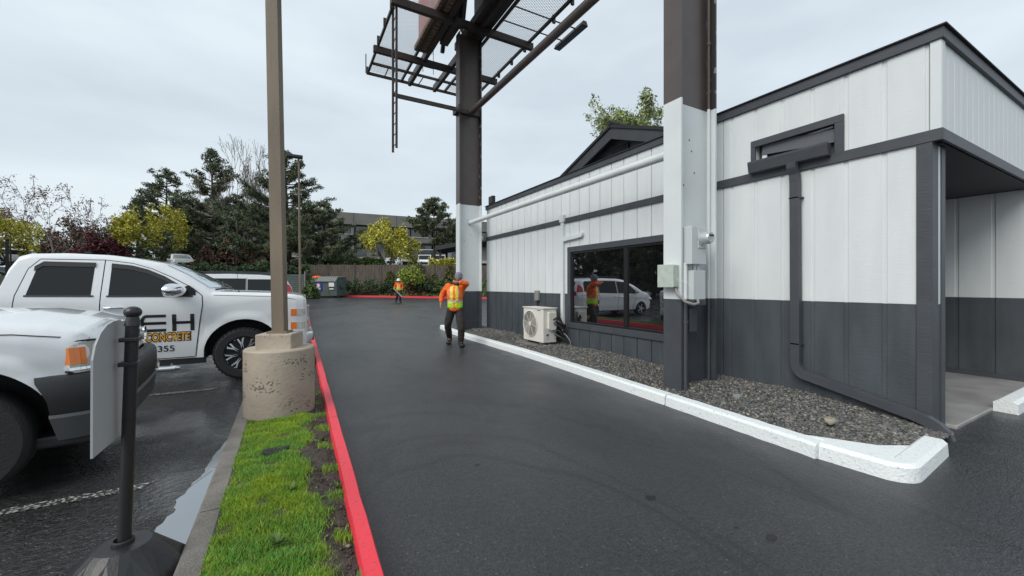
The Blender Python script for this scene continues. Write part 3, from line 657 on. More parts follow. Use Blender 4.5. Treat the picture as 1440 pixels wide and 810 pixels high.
# ------------------------------------------------------------------ steel columns
def column(yc,label,side):
    c=empty('steel_column',(5.0,yc,0),label,'column','steel I-beam columns carrying the billboard frame')
    xa,xb=4.61,5.37; y0,y1=yc-.145,yc+.145; ZW=4.03
    for (nm,zs) in (('beam',None),):
        for (z0,z1,m,n_) in ((-.1,1.31,M['grey_trim'],'grey_base'),(1.31,ZW,M['white_paint'],'white_section'),(ZW,9.35,M['brown_paint'],'brown_section')):
            mb=MB()
            mb.box(xa,y0,z0,xa+.03,y1,z1); mb.box(xb-.03,y0,z0,xb,y1,z1); mb.box(xa+.03,yc-.01,z0,xb-.03,yc+.01,z1)
            if n_=='brown_section':
                mb.m=[0]*len(mb.m); mb.m[6:12]=[1]*6
            mb.build(n_,[m,M['brown_peel']] if n_=='brown_section' else m,c)
    mb=MB()
    for (x,z) in ((4.85,8.2),(4.92,7.3),(4.98,6.6),(4.83,2.9),(5.0,3.4),(5.06,3.1),(4.95,3.55)): mb.lathe([(0,-.006),(.010,-.006),(.010,0)],(x,yc-.01,z),'y',8)
    mb.build('bolt_hole',M['tar'],c)
    return c
c1=column(3.755,'near steel column with electric meter, white below and brown above','n')
c2=column(11.765,'far steel column at the end of the building behind the walking worker','f')
def bar(p0,p1,r,m,name,label=None,cat=None,parent=None,n=14):
    mb=MB(); mb.tube([p0,p1],r,n); o=mb.build(name,m,parent,smooth=40)
    if label: tag(o,label,cat)
    return o
bar((5.02,3.77,3.47),(5.02,11.75,3.47),.068,M['white_paint'],'brace_pipe','white horizontal brace pipe between the two steel columns','pipe',n=20)
bar((5.02,3.77,6.88),(5.02,11.75,6.93),.095,M['brown_paint'],'brace_pipe','thick brown brace pipe high between the two steel columns','pipe',n=20)
# meter set
ms=empty('electric_meter',(4.85,3.6,1.2),'grey electric meter box with round glass meter on the near column','electric meter')
mb=MB(); mb.box(4.68,3.5,1.78,4.985,3.74,2.29); mb.build('meter_box',M['meter_grey'],ms,bevel=.008)
mb=MB(); mb.box(4.80,3.488,2.0,4.975,3.5,2.26); mb.build('face_plate',M['meter_grey'],ms,bevel=.004)
mb=MB(); mb.lathe([(0,-.13),(.07,-.13),(.082,-.11),(.085,-.02),(.098,-.015),(.098,0),(0,0)],(4.89,3.49,2.13),'y',24); mt=mb.build('meter',M['meter_glass'],ms,smooth=35)
mb=MB(); mb.box(4.85,3.352,2.15,4.93,3.359,2.172); mb.build('display',M['ink'],mt)
mb=MB(); mb.box(4.74,3.52,1.25,4.995,3.74,1.70); mb.build('switch_box',M['meter_grey'],ms,bevel=.008)
mb=MB(); mb.box(4.735,3.515,1.23,5.0,3.735,1.31); mb.build('box_base',M['grey_trim'],ms)
mb=MB(); mb.box(4.78,3.60,.86,4.93,3.74,1.19); mb.build('lower_box',M['grey_trim'],ms,bevel=.006)
mb=MB(); mb.tube([(4.70,3.62,1.80),(4.70,3.62,1.31)],.032,12); mb.tube([(4.86,3.6,1.78),(4.86,3.6,1.69)],.028,10); mb.tube([(4.93,3.6,1.78),(4.93,3.6,1.69)],.028,10); mb.build('conduit',M['white_paint'],ms,smooth=40)
mb=MB(); mb.tube([(4.70,3.62,1.31),(4.70,3.62,-.02)],.034,12); mb.tube([(4.70,3.62,1.02),(4.70,3.62,.98)],.042,12); mb.build('conduit',M['grey_trim'],ms,smooth=40)
mb=MB(); mb.tube([(5.29,3.68,.05),(5.29,3.68,1.31)],.02,8,0); mb.tube([(5.29,3.68,1.31),(5.29,3.68,4.03)],.02,8,1); mb.tube([(5.29,3.68,4.03),(5.29,3.68,9)],.02,8,2); mb.tube([(5.29,3.68,4.95),(5.29,3.68,5.0)],.028,8,2)
mb.build('riser_conduit',[M['grey_trim'],M['white_paint'],M['brown_paint']],ms,smooth=40)
jb=empty('junction_box',(4.56,3.76,1.6),'pale green junction box on the left face of the near column','junction box')
mb=MB(); mb.box(4.49,3.64,1.475,4.61,3.885,1.775); mb.build('box',M['junction'],jb,bevel=.01)
mb=MB(); mb.box(4.478,3.63,1.47,4.492,3.895,1.78); mb.build('cover',M['junction'],jb,bevel=.006)
mb=MB(); mb.tube([(4.56,3.68,1.48),(4.55,3.62,1.38),(4.58,3.52,1.28),(4.66,3.46,1.245),(4.76,3.46,1.26),(4.80,3.50,1.30)],.019,8); mb.build('flex_conduit',M['flex'],jb,smooth=60)
mb=MB(); mb.tube([(4.55,3.62,1.58),(4.62,3.52,1.54),(4.66,3.47,1.45)],.003,4); mb.build('wire',M['wire_white'],jb)
# ------------------------------------------------------------------ billboard frame
bf=empty('billboard',(5.0,9,9.3),'dark steel billboard frame with mesh catwalks on top of the columns','billboard')
def mesh_mat():
    m=mat('catwalk_mesh',(.48,.46,.54),.5,metal=.3); nt=m.node_tree; N=nt.nodes; L=nt.links
    tc=N.new('ShaderNodeTexCoord'); sp=N.new('ShaderNodeSeparateXYZ'); L.new(tc.outputs['Object'],sp.inputs[0])
    outs=[]
    for sgn in (1,-1):
        a=N.new('ShaderNodeMath'); a.operation='MULTIPLY'; a.inputs[1].default_value=sgn*.55; L.new(sp.outputs[0],a.inputs[0])
        b=N.new('ShaderNodeMath'); b.operation='ADD'; L.new(a.outputs[0],b.inputs[0]); L.new(sp.outputs[1],b.inputs[1])
        c=N.new('ShaderNodeMath'); c.operation='PINGPONG'; c.inputs[1].default_value=.035; L.new(b.outputs[0],c.inputs[0])
        d=N.new('ShaderNodeMath'); d.operation='LESS_THAN'; d.inputs[1].default_value=.0058; L.new(c.outputs[0],d.inputs[0]); outs.append(d)
    mx=N.new('ShaderNodeMath'); mx.operation='MAXIMUM'; L.new(outs[0].outputs[0],mx.inputs[0]); L.new(outs[1].outputs[0],mx.inputs[1])
    L.new(mx.outputs[0],N['Principled BSDF'].inputs['Alpha'])
mesh_mat()
ZC=9.5
for (xa,xb,lab) in ((2.6,3.85,''),(5.6,6.88,'')):
    for (ya,yb) in ((2.0,5.6),(5.6,8.45),(8.45,11.2),(11.2,13.8),(13.8,15.7)):
        mb=MB(); mb.add([(xa,ya,ZC),(xb,ya,ZC),(xb,yb,ZC),(xa,yb,ZC)],[(0,1,2,3)]); mb.build('catwalk_grating',M['catwalk_mesh'],bf)
    for x in (xa,xb): mb=MB(); mb.box(x-.035,2.0,ZC-.09,x+.035,15.72,ZC-.005); mb.build('edge_angle',M['dark_steel'],bf)
mb=MB()
for x in (5.15,4.15): mb=MB(); mb.box(x-.06,2.0,ZC-.2,x+.06,15.72,ZC+.05); mb.build('stringer',M['dark_steel'],bf)
for y in (2.8,5.6,8.45,11.2,13.8):
    mb=MB(); mb.box(2.45,y-.07,ZC-.30,7.0,y+.07,ZC-.095); mb.build('cross_beam',M['dark_steel'],bf)
mb=MB(); mb.box(2.55,15.70,ZC-.12,6.95,15.78,ZC-.03); mb.build('end_angle',M['dark_steel'],bf)
mb=MB(); mb.box(2.6,14.95,ZC-.1,6.9,15.02,ZC-.02); mb.build('end_angle',M['dark_steel'],bf)
for x in (3.2,4.5,6.2):
    mb=MB(); mb.tube([(x,15.0,ZC-.06),(x,15.74,ZC-.06)],.02,5); mb.build('strut',M['dark_steel'],bf)
for y in (2.2,4,6,7.2,9,9.9,11.6,12.5,13.5,15.6):
    for xq in (6.9,2.51): mb=MB(); mb.box(xq,y-.03,ZC-.16,xq+.09,y+.03,ZC+.08); mb.build('bracket',M['dark_steel'],bf)
for y in (15.7,11.2): mb=MB(); mb.tube([(2.52,y,ZC-.1),(2.52,y,ZC+.6)],.02,5); mb.build('rail_post',M['dark_steel'],bf)
# display faces
mb=MB()
for i in range(14):
    ya=2+i*.84; yb=min(ya+.83,13.6); mb.box(3.98,ya,ZC+.12,4.05,yb,ZC+4.3,0)
    mb.box(3.90,ya,ZC+.12,3.975,yb,ZC+4.3,1 if i>2 else 0)
mb.build('sign_face',[M['plywood'],M['red_panel']],bf)
mb=MB(); y=2.0
while y<13.5: mb.box(3.72,y,ZC-.05,4.08,y+.155,ZC+.10); y+=.18
mb.build('plank_ledge',M['plywood'],bf)
mb=MB()
for y in (2.2,5.6,8.45,11.2,13.0):
    mb.obox((4.75,y,ZC+1.9),(.12,.12,4.1),(0,.10,0)); mb.obox((4.6,y,ZC+.55),(.08,.08,1.3),(0,.7,0)); mb.obox((5.0,y,ZC+1.2),(.09,.09,1.5),(0,-.6,0))
mb.box(4.2,2,ZC-.02,4.32,13.4,ZC+.2); mb.box(5.30,2,ZC+1.9,5.42,13.4,ZC+2.1); mb.box(4.9,8.6,ZC-.08,5.5,12.8,ZC+.16); mb.box(4.35,11.4,ZC-.08,4.62,12.7,ZC+.6)
mb.build('brace',M['dark_steel'],bf)
mb=MB(); mb.box(5.45,2,ZC+.1,5.52,12.4,ZC+4.3); mb.build('sign_face',M['dark_steel'],bf)
mb=MB()
for x in (4.35,4.75): mb.tube([(x,14.6,ZC-.1),(x,14.6,ZC+1.9)],.012,5)
for k in range(7): mb.tube([(4.35,14.6,ZC+.1+k*.28),(4.75,14.6,ZC+.1+k*.28)],.009,4)
mb.build('rung_ladder',M['dark_steel'],bf)
# light fixture on arms
lf=empty('billboard_lamp',(7.9,10.4,9.4),'long lamp fixture held out on two rods beyond the catwalk','lamp')
mb=MB(); mb.prism([(7.78,9.42),(8.02,9.42),(7.96,9.56),(7.84,9.56)],'y',9.62,11.1); mb.build('housing',M['dark_steel'],lf)
mb=MB(); mb.box(7.80,9.66,9.412,8.0,11.06,9.418); mb.build('lens',M['far_glass'],lf)
for y in (10.05,10.75): mb=MB(); mb.tube([(5.7,y,9.52),(7.95,y,9.55)],.022,6); mb.build('arm',M['dark_steel'],lf)
# hanging access ladder with arms
ld=empty('access_ladder',(2.65,11.7,5.35),'narrow dark ladder hanging from the catwalk left of the far column','ladder')
for y in (11.42,11.86): mb=MB(); mb.box(2.62,y-.02,5.35,2.68,y+.02,11.2); mb.build('rail',M['dark_steel'],ld)
for k in range(19): mb=MB(); mb.tube([(2.65,11.42,5.5+k*.3),(2.65,11.86,5.5+k*.3)],.012,5); mb.build('rung',M['dark_steel'],ld)
for y,z,q in ((11.86,7.03,.045),(11.45,6.80,.028)):
    mb=MB(); mb.box(2.66,y-.03,z-q,4.62,y+.03,z+q); mb.build('arm',M['dark_steel'],ld)
mb=MB(); mb.box(4.5,11.40,6.82,4.61,11.91,6.99); mb.obox((4.99,11.70,6.93),(.76,.05,.14),(0,0,0)); mb.build('clamp',M['dark_steel'],ld)
# ------------------------------------------------------------------ vehicles
class Car:
    def __init__(s,top,bot,W,belt,tumble,arches,rt=.07,crown=.03,flare=.03,shoulder=None,tuck=.06,belts=None,crease=None,bulge=None):
        s.bulge=bulge
        s.top=top; s.bot=bot; s.W=W; s.belt=belt; s.tumble=tumble; s.ar=arches; s.rt=rt; s.crown=crown; s.flare=flare; s.tuck=tuck; s.crease=crease
    def zt(s,x): return float(np.interp(x,[p[0] for p in s.top],[p[1] for p in s.top]))
    def zb(s,x):
        z=float(np.interp(x,[p[0] for p in s.bot],[p[1] for p in s.bot]))
        for (xc,r,zc) in s.ar:
            if abs(x-xc)<r: z=max(z,zc+math.sqrt(max(0,r*r-(x-xc)**2)))
        return z
    def bl(s,x): return float(np.interp(x,[p[0] for p in s.belt],[p[1] for p in s.belt]))
    def Y(s,x,z):
        y=float(np.interp(x,[p[0] for p in s.W],[p[1] for p in s.W]))
        zt=s.zt(x); b=s.bl(x)
        if z<.62: y-=s.tuck*((.62-z)/.35)**1.5
        if s.crease:
            y-=.018*max(0,min(1,(s.crease-z)/.10))*(1 if z>.62 else 1)
        if z>b-.12: y-=.02*min(1,(z-b+.12)/.12)
        if z>b: y-=s.tumble*(z-b)
        if z>zt-s.rt:
            t=min(1,(z-zt+s.rt)/s.rt); y-=s.rt*(1-math.sqrt(max(0,1-t*t)))
        for (xc,r,zc) in s.ar:
            d=math.hypot(x-xc,z-zc)-r
            if z>zc-.15 and -.02<d<.10: y+=s.flare*(1-max(0,d)/.10)**.6
        return y
    def bx(s,x,y):
        if not s.bulge: return x
        a=float(np.interp(x,[p[0] for p in s.bulge],[p[1] for p in s.bulge])); w=float(np.interp(x,[p[0] for p in s.W],[p[1] for p in s.W])); return x+a*(1-min(1,abs(y)/(w*.93))**2)
    def ztop(s,x,y):
        ye=max(.05,s.Y(x,s.zt(x))); return s.zt(x)+s.crown*(1-(y/ye)**2)
    def shell(s,name,m,parent,xr=None,step=.05):
        x0,x1=(s.top[0][0],s.top[-1][0]) if xr is None else xr
        xs=set(round(p[0],4) for p in s.top+s.bot+s.W if x0<=p[0]<=x1)
        k=int((x1-x0)/step)
        for i in range(k+1): xs.add(round(x0+(x1-x0)*i/k,4))
        for (xc,r,zc) in s.ar:
            for i in range(25): 
                q=xc-r*math.cos(PI*i/24)
                if x0<q<x1: xs.add(round(q,4))
        xs=sorted(xs); xs=[x for i,x in enumerate(xs) if i==0 or x-xs[i-1]>.002]
        ring=None; mb=MB(); V=[]
        n1,n2,n3,nt=9,6,5,9
        for x in xs:
            zb,zt,b=s.zb(x),s.zt(x),s.bl(x); zm=min(b,zt-s.rt); zm=max(zm,zb)
            z2=max(zt-s.rt,zm)
            zl=[zb+(zm-zb)*i/n1 for i in range(n1)]+[zm+(z2-zm)*i/n2 for i in range(n2)]+[z2+(zt-z2)*math.sin(PI/2*i/n3) for i in range(n3+1)]
            side=[(s.Y(x,z),z) for z in zl]
            ye=side[-1][0]
            top=[(ye*(1-2*i/nt),0) for i in range(1,nt)]
            top=[(y,s.zt(x)+s.crown*(1-(y/ye)**2)) for y,_ in top]
            full=[(-y,z) for y,z in side]+[(-y,z) for y,z in top]+[(y,z) for y,z in reversed(side)]
            V.append([(s.bx(x,y) if i_>=len(side) and i_<len(full)-len(side) else (s.bx(x,y) if z>zt-.02 else x),y,z) for i_,(y,z) in enumerate(full)])
        n=len(V[0])
        for r in V: mb.v+=r
        for i in range(len(xs)-1):
            for j in range(n-1): a=i*n+j; mb.f.append((a,a+n,a+n+1,a+1)); mb.m.append(0)
        mb.f.append(tuple(range(n))); mb.m.append(0)
        q=(len(xs)-1)*n; mb.f.append(tuple(q+j for j in range(n))); mb.m.append(0)
        return mb.build(name,m,parent,smooth=32,weld=True)
    def patch(s,name,poly,offs,m,parent,side=-1,cell=None,smooth=30):
        """thin panel that follows the body side; poly in (x,z)"""
        bm=bmesh.new(); vs=[bm.verts.new((x,0,z)) for x,z in poly]; bm.faces.new(vs)
        xs=[p[0] for p in poly]; zs=[p[1] for p in poly]; c=cell or .12
        for i in range(1,int((max(xs)-min(xs))/c)+1):
            bmesh.ops.bisect_plane(bm,geom=bm.verts[:]+bm.edges[:]+bm.faces[:],plane_co=(min(xs)+i*c,0,0),plane_no=(1,0,0))
        for i in range(1,int((max(zs)-min(zs))/c)+1):
            bmesh.ops.bisect_plane(bm,geom=bm.verts[:]+bm.edges[:]+bm.faces[:],plane_co=(0,0,min(zs)+i*c),plane_no=(0,0,1))
        ret=bmesh.ops.extrude_face_region(bm,geom=bm.faces[:])
        nv={v for v in ret['geom'] if isinstance(v,bmesh.types.BMVert)}
        for v in bm.verts:
            v.co.y=side*(s.Y(v.co.x,v.co.z)+(offs if v in nv else -.01))
        bmesh.ops.recalc_face_normals(bm,faces=bm.faces)
        me=D.meshes.new(name); bm.to_mesh(me); bm.free(); me.materials.append(m)
        me.polygons.foreach_set('use_smooth',[True]*len(me.polygons)); me.set_sharp_from_angle(angle=R(smooth))
        o=D.objects.new(name,me); COL.objects.link(o); o.parent=parent; return o
    def strip(s,mb,pts,w,offs,side=-1):
        """narrow dark seam line following the body side"""
        for (a,b) in zip(pts[:-1],pts[1:]):
            n=max(1,int(math.dist(a,b)/.08)); d=Vector((b[0]-a[0],b[1]-a[1])).normalized(); q=Vector((-d.y,d.x))*w/2
            for i in range(n):
                P=[(a[0]+(b[0]-a[0])*t/n,a[1]+(b[1]-a[1])*t/n) for t in (i,i+1)]
                c=[(P[0][0]-q.x,P[0][1]-q.y),(P[1][0]-q.x,P[1][1]-q.y),(P[1][0]+q.x,P[1][1]+q.y),(P[0][0]+q.x,P[0][1]+q.y)]
                mb.add([(x,side*(s.Y(x,z)+offs),z) for x,z in c],[(0,1,2,3)])
    def toppatch(s,name,xa,xb,frac,offs,m,parent,n=8,nx=6,xcurve=0):
        mb=MB();V=[]
        for i in range(nx+1):
            for j in range(n+1):
                t=-1+2*j/n; x=xa+(xb-xa)*i/nx+xcurve*(1-t*t); fr=frac[0]+(frac[1]-frac[0])*i/nx
                y=t*fr*s.Y(x,s.zt(x)-.001); sl=(s.zt(x+.02)-s.zt(x-.02))/.04; l=math.hypot(1,sl)
                V.append((s.bx(x,y)-offs*sl/l,y,s.ztop(x,y)+offs/l))
        for i in range(nx):
            for j in range(n): a=i*(n+1)+j; mb.f.append((a,a+n+1,a+n+2,a+1)); mb.m.append(0)
        mb.v=V; return mb.build(name,m,parent,smooth=60)
def wheel(parent,x,y,z,r,w,rim_r,style,side):
    """side -1: outer face towards -y"""
    mb=MB(); h=w/2
    mb.lathe([(rim_r,-h*.85),(rim_r+.02,-h),(r*.90,-h),(r*.975,-h*.8),(r,-h*.55),(r,h*.55),(r*.975,h*.8),(r*.90,h),(rim_r+.02,h),(rim_r,h*.85)],(x,y,z),'y',40,closed=True)
    if style=='truck':
        for k in range(40):
            a=2*PI*k/40
            for sd in (-1,1): mb.obox((x+math.cos(a)*r*.975,y+sd*h*.78,z+math.sin(a)*r*.975),(.022,.05,.030),(0,-a,0))
    W_=empty('wheel',(0,0,0),None,None); W_.parent=parent
    mb.build('tyre',M['rubber'],W_,smooth=35)
    yo=y+side*h*.55; mb=MB()
    mb.lathe([(0,side*.0),(rim_r*.98,0),(rim_r,side*h*.28),(rim_r+.012,side*h*.32),(rim_r+.012,side*h*.05)],(x,yo,z),'y',40)
    if style=='truck':
        mb.m=[1]*len(mb.m)
        for k in range(8):
            a=2*PI*k/8+.2
            for da in (-.13,.13):
                p=[]
                for (rr_,an,wd) in ((rim_r*.28,a,.022),(rim_r*.62,a+da*.35,.018),(rim_r*.97,a+da*1.15,.02)):
                    p.append((rr_,an,wd))
                for (q0,q1) in zip(p[:-1],p[1:]):
                    P0=(x+q0[0]*math.cos(q0[1]),z+q0[0]*math.sin(q0[1])); P1=(x+q1[0]*math.cos(q1[1]),z+q1[0]*math.sin(q1[1]))
                    d=Vector((P1[0]-P0[0],P1[1]-P0[1])).normalized(); n_=Vector((-d.y,d.x))
                    poly=[(P0[0]+n_.x*q0[2]*.6,P0[1]+n_.y*q0[2]*.6),(P0[0]-n_.x*q0[2]*.6,P0[1]-n_.y*q0[2]*.6),(P1[0]-n_.x*q1[2]*.6,P1[1]-n_.y*q1[2]*.6),(P1[0]+n_.x*q1[2]*.6,P1[1]+n_.y*q1[2]*.6)]
                    mb.prism(poly,'y',yo+side*.03,yo+side*.052,0)
        mb.lathe([(0,side*.07),(.05,side*.068),(.062,side*.05),(.065,side*.0)],(x,yo,z),'y',20,1)
        for k in range(12): a=2*PI*k/12; mb.ell((x+rim_r*.97*math.cos(a),yo+side*.058,z+rim_r*.97*math.sin(a)),(.009,.006,.009),6,4,0)
        mb.build('rim',[M['chrome'],M['bumper_black']],W_,smooth=40)
    else:
        mb.m=[1]*len(mb.m)
        for k in range(style):
            a=2*PI*k/style; c,s_=math.cos(a),math.sin(a); n0,n1=.035,.02
            mb.prism([(x+c*.05-s_*n0,z+s_*.05+c*n0),(x+c*.05+s_*n0,z+s_*.05-c*n0),(x+c*rim_r+s_*n1,z+s_*rim_r-c*n1),(x+c*rim_r-s_*n1,z+s_*rim_r+c*n1)],'y',yo+side*.015,yo+side*.04,0)
        mb.lathe([(0,side*.05),(.05,side*.05),(.06,side*.0)],(x,yo,z),'y',16,0)
        mb.build('rim',[M['silver'],M['bumper_black']],W_,smooth=40)
def wells(parent,arches,hw,z0=.36):
    mb=MB()
    for (xc,r,zc) in arches:
        for s_ in (-1,1):
            prof=[]; n=14
            b=len(mb.v)
            for i in range(n+1):
                th=PI*i/n
                for yy in (hw-.035,hw-.42):
                    mb.v.append((xc+(r-.004)*math.cos(th),s_*yy,zc+(r-.004)*math.sin(th)-(.08 if i in(0,n) else 0)))
            for i in range(n): mb.f.append((b+i*2,b+i*2+1,b+i*2+3,b+i*2+2)); mb.m.append(0)
            mb.f.append(tuple(b+i*2+1 for i in range(n+1))); mb.m.append(0)
    xs=sorted(a[0] for a in arches)
    mb.box(xs[0]+.5,-hw+.15,z0,xs[1]-.5,hw-.15,z0+.25)
    return mb.build('wheel_well',M['rubber'],parent)
def rr(x0,z0,x1,z1,r,n=4):
    out=[]
    for (cx,cz,a0) in ((x1-r,z0+r,-90),(x1-r,z1-r,0),(x0+r,z1-r,90),(x0+r,z0+r,180)):
        for i in range(n+1): a=R(a0+90*i/n); out.append((cx+r*math.cos(a),cz+r*math.sin(a)))
    return out
# ---- lettered crew cab pickup
def lettered_truck():
    t=empty('pickup_truck',(0,0,0),'white lettered crew cab pickup with black star wheels parked behind the light pole','pickup truck')
    top=[(-4.83,1.30),(-4.80,1.37),(-2.70,1.40),(-2.66,1.46),(-2.60,1.75),(-2.54,1.89),(-2.45,1.93),(-2.1,1.95),(-1.7,1.94),(-1.38,1.90),(-1.10,1.83),(-.78,1.65),(-.47,1.43),(-.42,1.395),(0,1.385),(.35,1.372),(.68,1.345),(.83,1.315),(.885,1.27),(.90,1.17)]
    bot=[(-4.83,.62),(-4.4,.40),(-.6,.39),(-.45,.39),(.62,.46),(.90,.50)]
    W=[(-4.83,.93),(-4.5,.985),(-2,1.0),(0,1.0),(.45,1.0),(.74,.985),(.85,.96),(.90,.915)]
    c=Car(top,bot,W,[(-4.9,1.30),(-2.6,1.335),(-.3,1.335),(1,1.5)],.33,[(0,.52,.44),(-3.65,.52,.44)],rt=.075,crown=.02,flare=.028,crease=1.0,bulge=[(-1.4,0),(-1.0,.13),(-.4,.19),(.3,.06),(.9,.02)])
    c.shell('body',M['car_white'],t)
    wells(t,c.ar,1.0)
    wn_r=[(-2.985+.62-.0,1.345)]
    # doors (local x = world x + .62)
    fd=[(-1.69,.41),(-.62,.41),(-.57,.9),(-.53,1.20),(-.54,1.34),(-.66,1.455),(-.92,1.62),(-1.16,1.745),(-1.38,1.82),(-1.675,1.86)]
    rd=[(-2.30,.62),(-2.20,.42),(-1.69,.41),(-1.675,1.86),(-2.32,1.855),(-2.42,1.72),(-2.50,1.36),(-2.52,1.0),(-2.50,.86)]
    fw=[(-1.60,1.355),(-.68,1.345),(-.76,1.43),(-1.00,1.60),(-1.20,1.70),(-1.38,1.755),(-1.60,1.78)]
    rw=[(-2.40,1.37),(-1.78,1.36),(-1.775,1.785),(-2.28,1.79),(-2.34,1.73)]
    for side in (-1,1):
        for nm,dp,wp,hx in (('front',fd,fw,-1.54),('rear',rd,rw,-2.32)):
            mb=MB(); c.strip(mb,dp+[dp[0]],.013,.0045,side); sm=mb.build('door_gap',M['car_seam'],t)
            cx=sum(p[0] for p in dp)/len(dp); cz=sum(p[1] for p in dp)/len(dp)
            d=c.patch('door',[(cx+(x-cx)*(1-.006/max(.3,abs(x-cx))),cz+(z-cz)*(1-.005/max(.3,abs(z-cz)))) for x,z in dp],.0075,M['car_white'],t,side)
            mb=MB(); 
            w=c.patch('window',wp,.010,M['car_glass'],d,side)
            # moulding under the glass
            mb=MB(); c.strip(mb,[(wp[0][0]-.02,wp[0][1]-.012),(wp[1][0]+.03,wp[1][1]-.012)],.022,.011,side); mb.build('moulding',M['bumper_black'],d)
            # rain visor
            up=[wp[-1]]+wp[1:-1][::-1] if False else None
            pts=(wp[2:]+[]) if nm=='front' else [(wp[2][0]+.01,wp[2][1]),(wp[3][0],wp[3][1]),(wp[4][0]-.02,wp[4][1]-.01)]
            mb=MB()
            for (a,b) in zip(pts[:-1],pts[1:]):
                for (za,zb_,oa,ob_) in ((.03,-.035,.012,.03),):
                    q=[(a[0],side*(c.Y(a[0],a[1])+oa),a[1]+.035),(b[0],side*(c.Y(b[0],b[1])+oa),b[1]+.035),(b[0],side*(c.Y(b[0],b[1])+ob_),b[1]-.03),(a[0],side*(c.Y(a[0],a[1])+ob_),a[1]-.03)]
                    q2=[(x,y-side*.006,z) for x,y,z in q]; mb.add(q+q2,[(0,1,2,3),(7,6,5,4),(0,4,5,1),(1,5,6,2),(2,6,7,3),(3,7,4,0)])
            mb.build('rain_visor',M['bumper_black'],d,smooth=40)
            yh=side*(c.Y(hx,1.18)+.03); mb=MB(); mb.tube([(hx-.10,yh-side*.028,1.175),(hx-.09,yh,1.178),(hx,yh+side*.008,1.18),(hx+.09,yh,1.178),(hx+.10,yh-side*.028,1.175)],[.012,.015,.017,.015,.012],8)
            mb.build('handle',M['chrome'],d,smooth=50)
    # fuel-side body lines
    for side in (-1,1):
        for pp,ww in (([(-2.66,1.39),(-2.66,.55)],.02),([(-.40,1.345),(.5,1.31),(.72,1.26)],.007)):
            mb=MB(); c.strip(mb,pp,ww,.002,side); mb.build('panel_gap',M['car_seam'],t)
    # rear cab window, windshield, cowl, wipers, antenna
    c.toppatch('windshield',-1.07,-.50,(.93,.95),.006,M['screen_glass'],t,n=14)
    mb=MB(); mb.tube([(-.40,-.75,1.425),(-.32,-.4,1.44),(-.27,0,1.445),(-.32,.4,1.44),(-.40,.75,1.425)],.022,6)
    mb.tube([(-.30,-.6,1.45),(-.40,.0,1.56)],.008,5); mb.tube([(-.27,.1,1.46),(-.44,.68,1.53)],.008,5); mb.build('wiper',M['bumper_black'],t)
    mb=MB(); mb.tube([(-.08,-.86,1.38),(-.13,-.88,2.08)],.0035,5); mb.tube([(-.08,-.86,1.37),(-.082,-.86,1.41)],.012,8); mb.build('antenna',M['ink'],t)
    # mirrors
    for side in (-1,1):
        mr=empty('mirror',(0,0,0),None,None); mr.parent=t; y=side*1.0
        mb=MB(); mb.prism([(-.62,1.345),(-.86,1.36),(-.84,1.44),(-.70,1.50),(-.62,1.42)],'y',side*.945,side*(.985)); mb.tube([(-.74,side*.97,1.41),(-.80,side*1.08,1.40)],.03,8); mb.build('mirror_mount',M['bumper_black'],mr,smooth=40)
        mb=MB(); mb.ell((-.86,side*1.20,1.425),(.17,.18,.10),18,12)
        mb.v=[(max(x,-.94),y_,z) for x,y_,z in mb.v]; mb.build('mirror_housing',M['chrome'],mr,smooth=40)
        mb=MB(); mb.lathe([(0,0),(.11,0)],(-.943,side*1.20,1.425),'x',20); mb.v=[(x,side*1.20+(y_-side*1.20)*1.15,1.425+(z-1.425)*.62) for x,y_,z in mb.v]; mb.build('mirror_glass',M['car_glass'],mr)
    # front: grille, lights, bumper
    mb=MB(); mb.prism([(y*.56/.56,z) for y,z in rr(-.56,.72,.56,1.15,.05)],'x',.86,.935); gr=mb.build('grille',M['bumper_black'],t,smooth=40)
    mb=MB()
    for z in (.78,.90,1.02,1.12): mb.box(.93,-.55,z-.02,.955,.55,z+.018)
    mb.box(.93,-.56,.70,.965,.56,.74); mb.build('bar',M['chrome'],gr,bevel=.006)
    for side in (-1,1):
        a,b=(.57,.90)
        mb=MB(); Pts=[]
        for k in range(9):
            y=a+(b-a)*k/8; x=.945-.10*((y-a)/(b-a))**2.2; Pts.append((y,x))
        def curved(mb,z0,z1,extra,m,k0=0,k1=8):
            for k in range(k0,k1):
                (y0_,x0_),(y1_,x1_)=Pts[k],Pts[k+1]
                q=[(x0_+extra,side*y0_,z0),(x1_+extra,side*y1_,z0),(x1_+extra,side*y1_,z1),(x0_+extra,side*y0_,z1)]
                q2=[(x-.08-extra,y,z) for x,y,z in q]; mb.add(q+q2,[(0,1,2,3),(7,6,5,4),(0,4,5,1),(1,5,6,2),(2,6,7,3),(3,7,4,0)],m)
        curved(mb,.70,1.16,-.004,2)
        curved(mb,.73,.90,.004,0,0,5); curved(mb,.96,1.13,.004,0,0,5); curved(mb,.75,.88,.006,1,5,8); curved(mb,.98,1.11,.006,1,5,8)
        # wrap round the corner
        mb.build('headlight',[M['lamp_clear'],M['amber'],M['car_white']],t,smooth=30)
    for side in (-1,1):
        for za,zb in ((.985,1.10),(.76,.875)):
            c.patch('side_lamp',[(.655,za),(.745,za),(.745,zb),(.655,zb)],.005,M['amber'],t,side,cell=.05)
            c.patch('side_lamp',[(.750,za),(.87,za),(.87,zb),(.750,zb)],.005,M['lamp_clear'],t,side,cell=.04)
    mb=MB(); V=[]
    prof=[(.46,.02),(.50,.07),(.58,.10),(.655,.10),(.675,.07),(.68,-.06)]
    n=24
    for k in range(n+1):
        y=-1.0+2.0*k/n; t_=abs(y); xx=.92-.26*max(0,(t_-.55)/.45)**2.4
        for (z,o_) in prof: V.append((xx+o_,y*(1-.0),z))
    mb.v=V
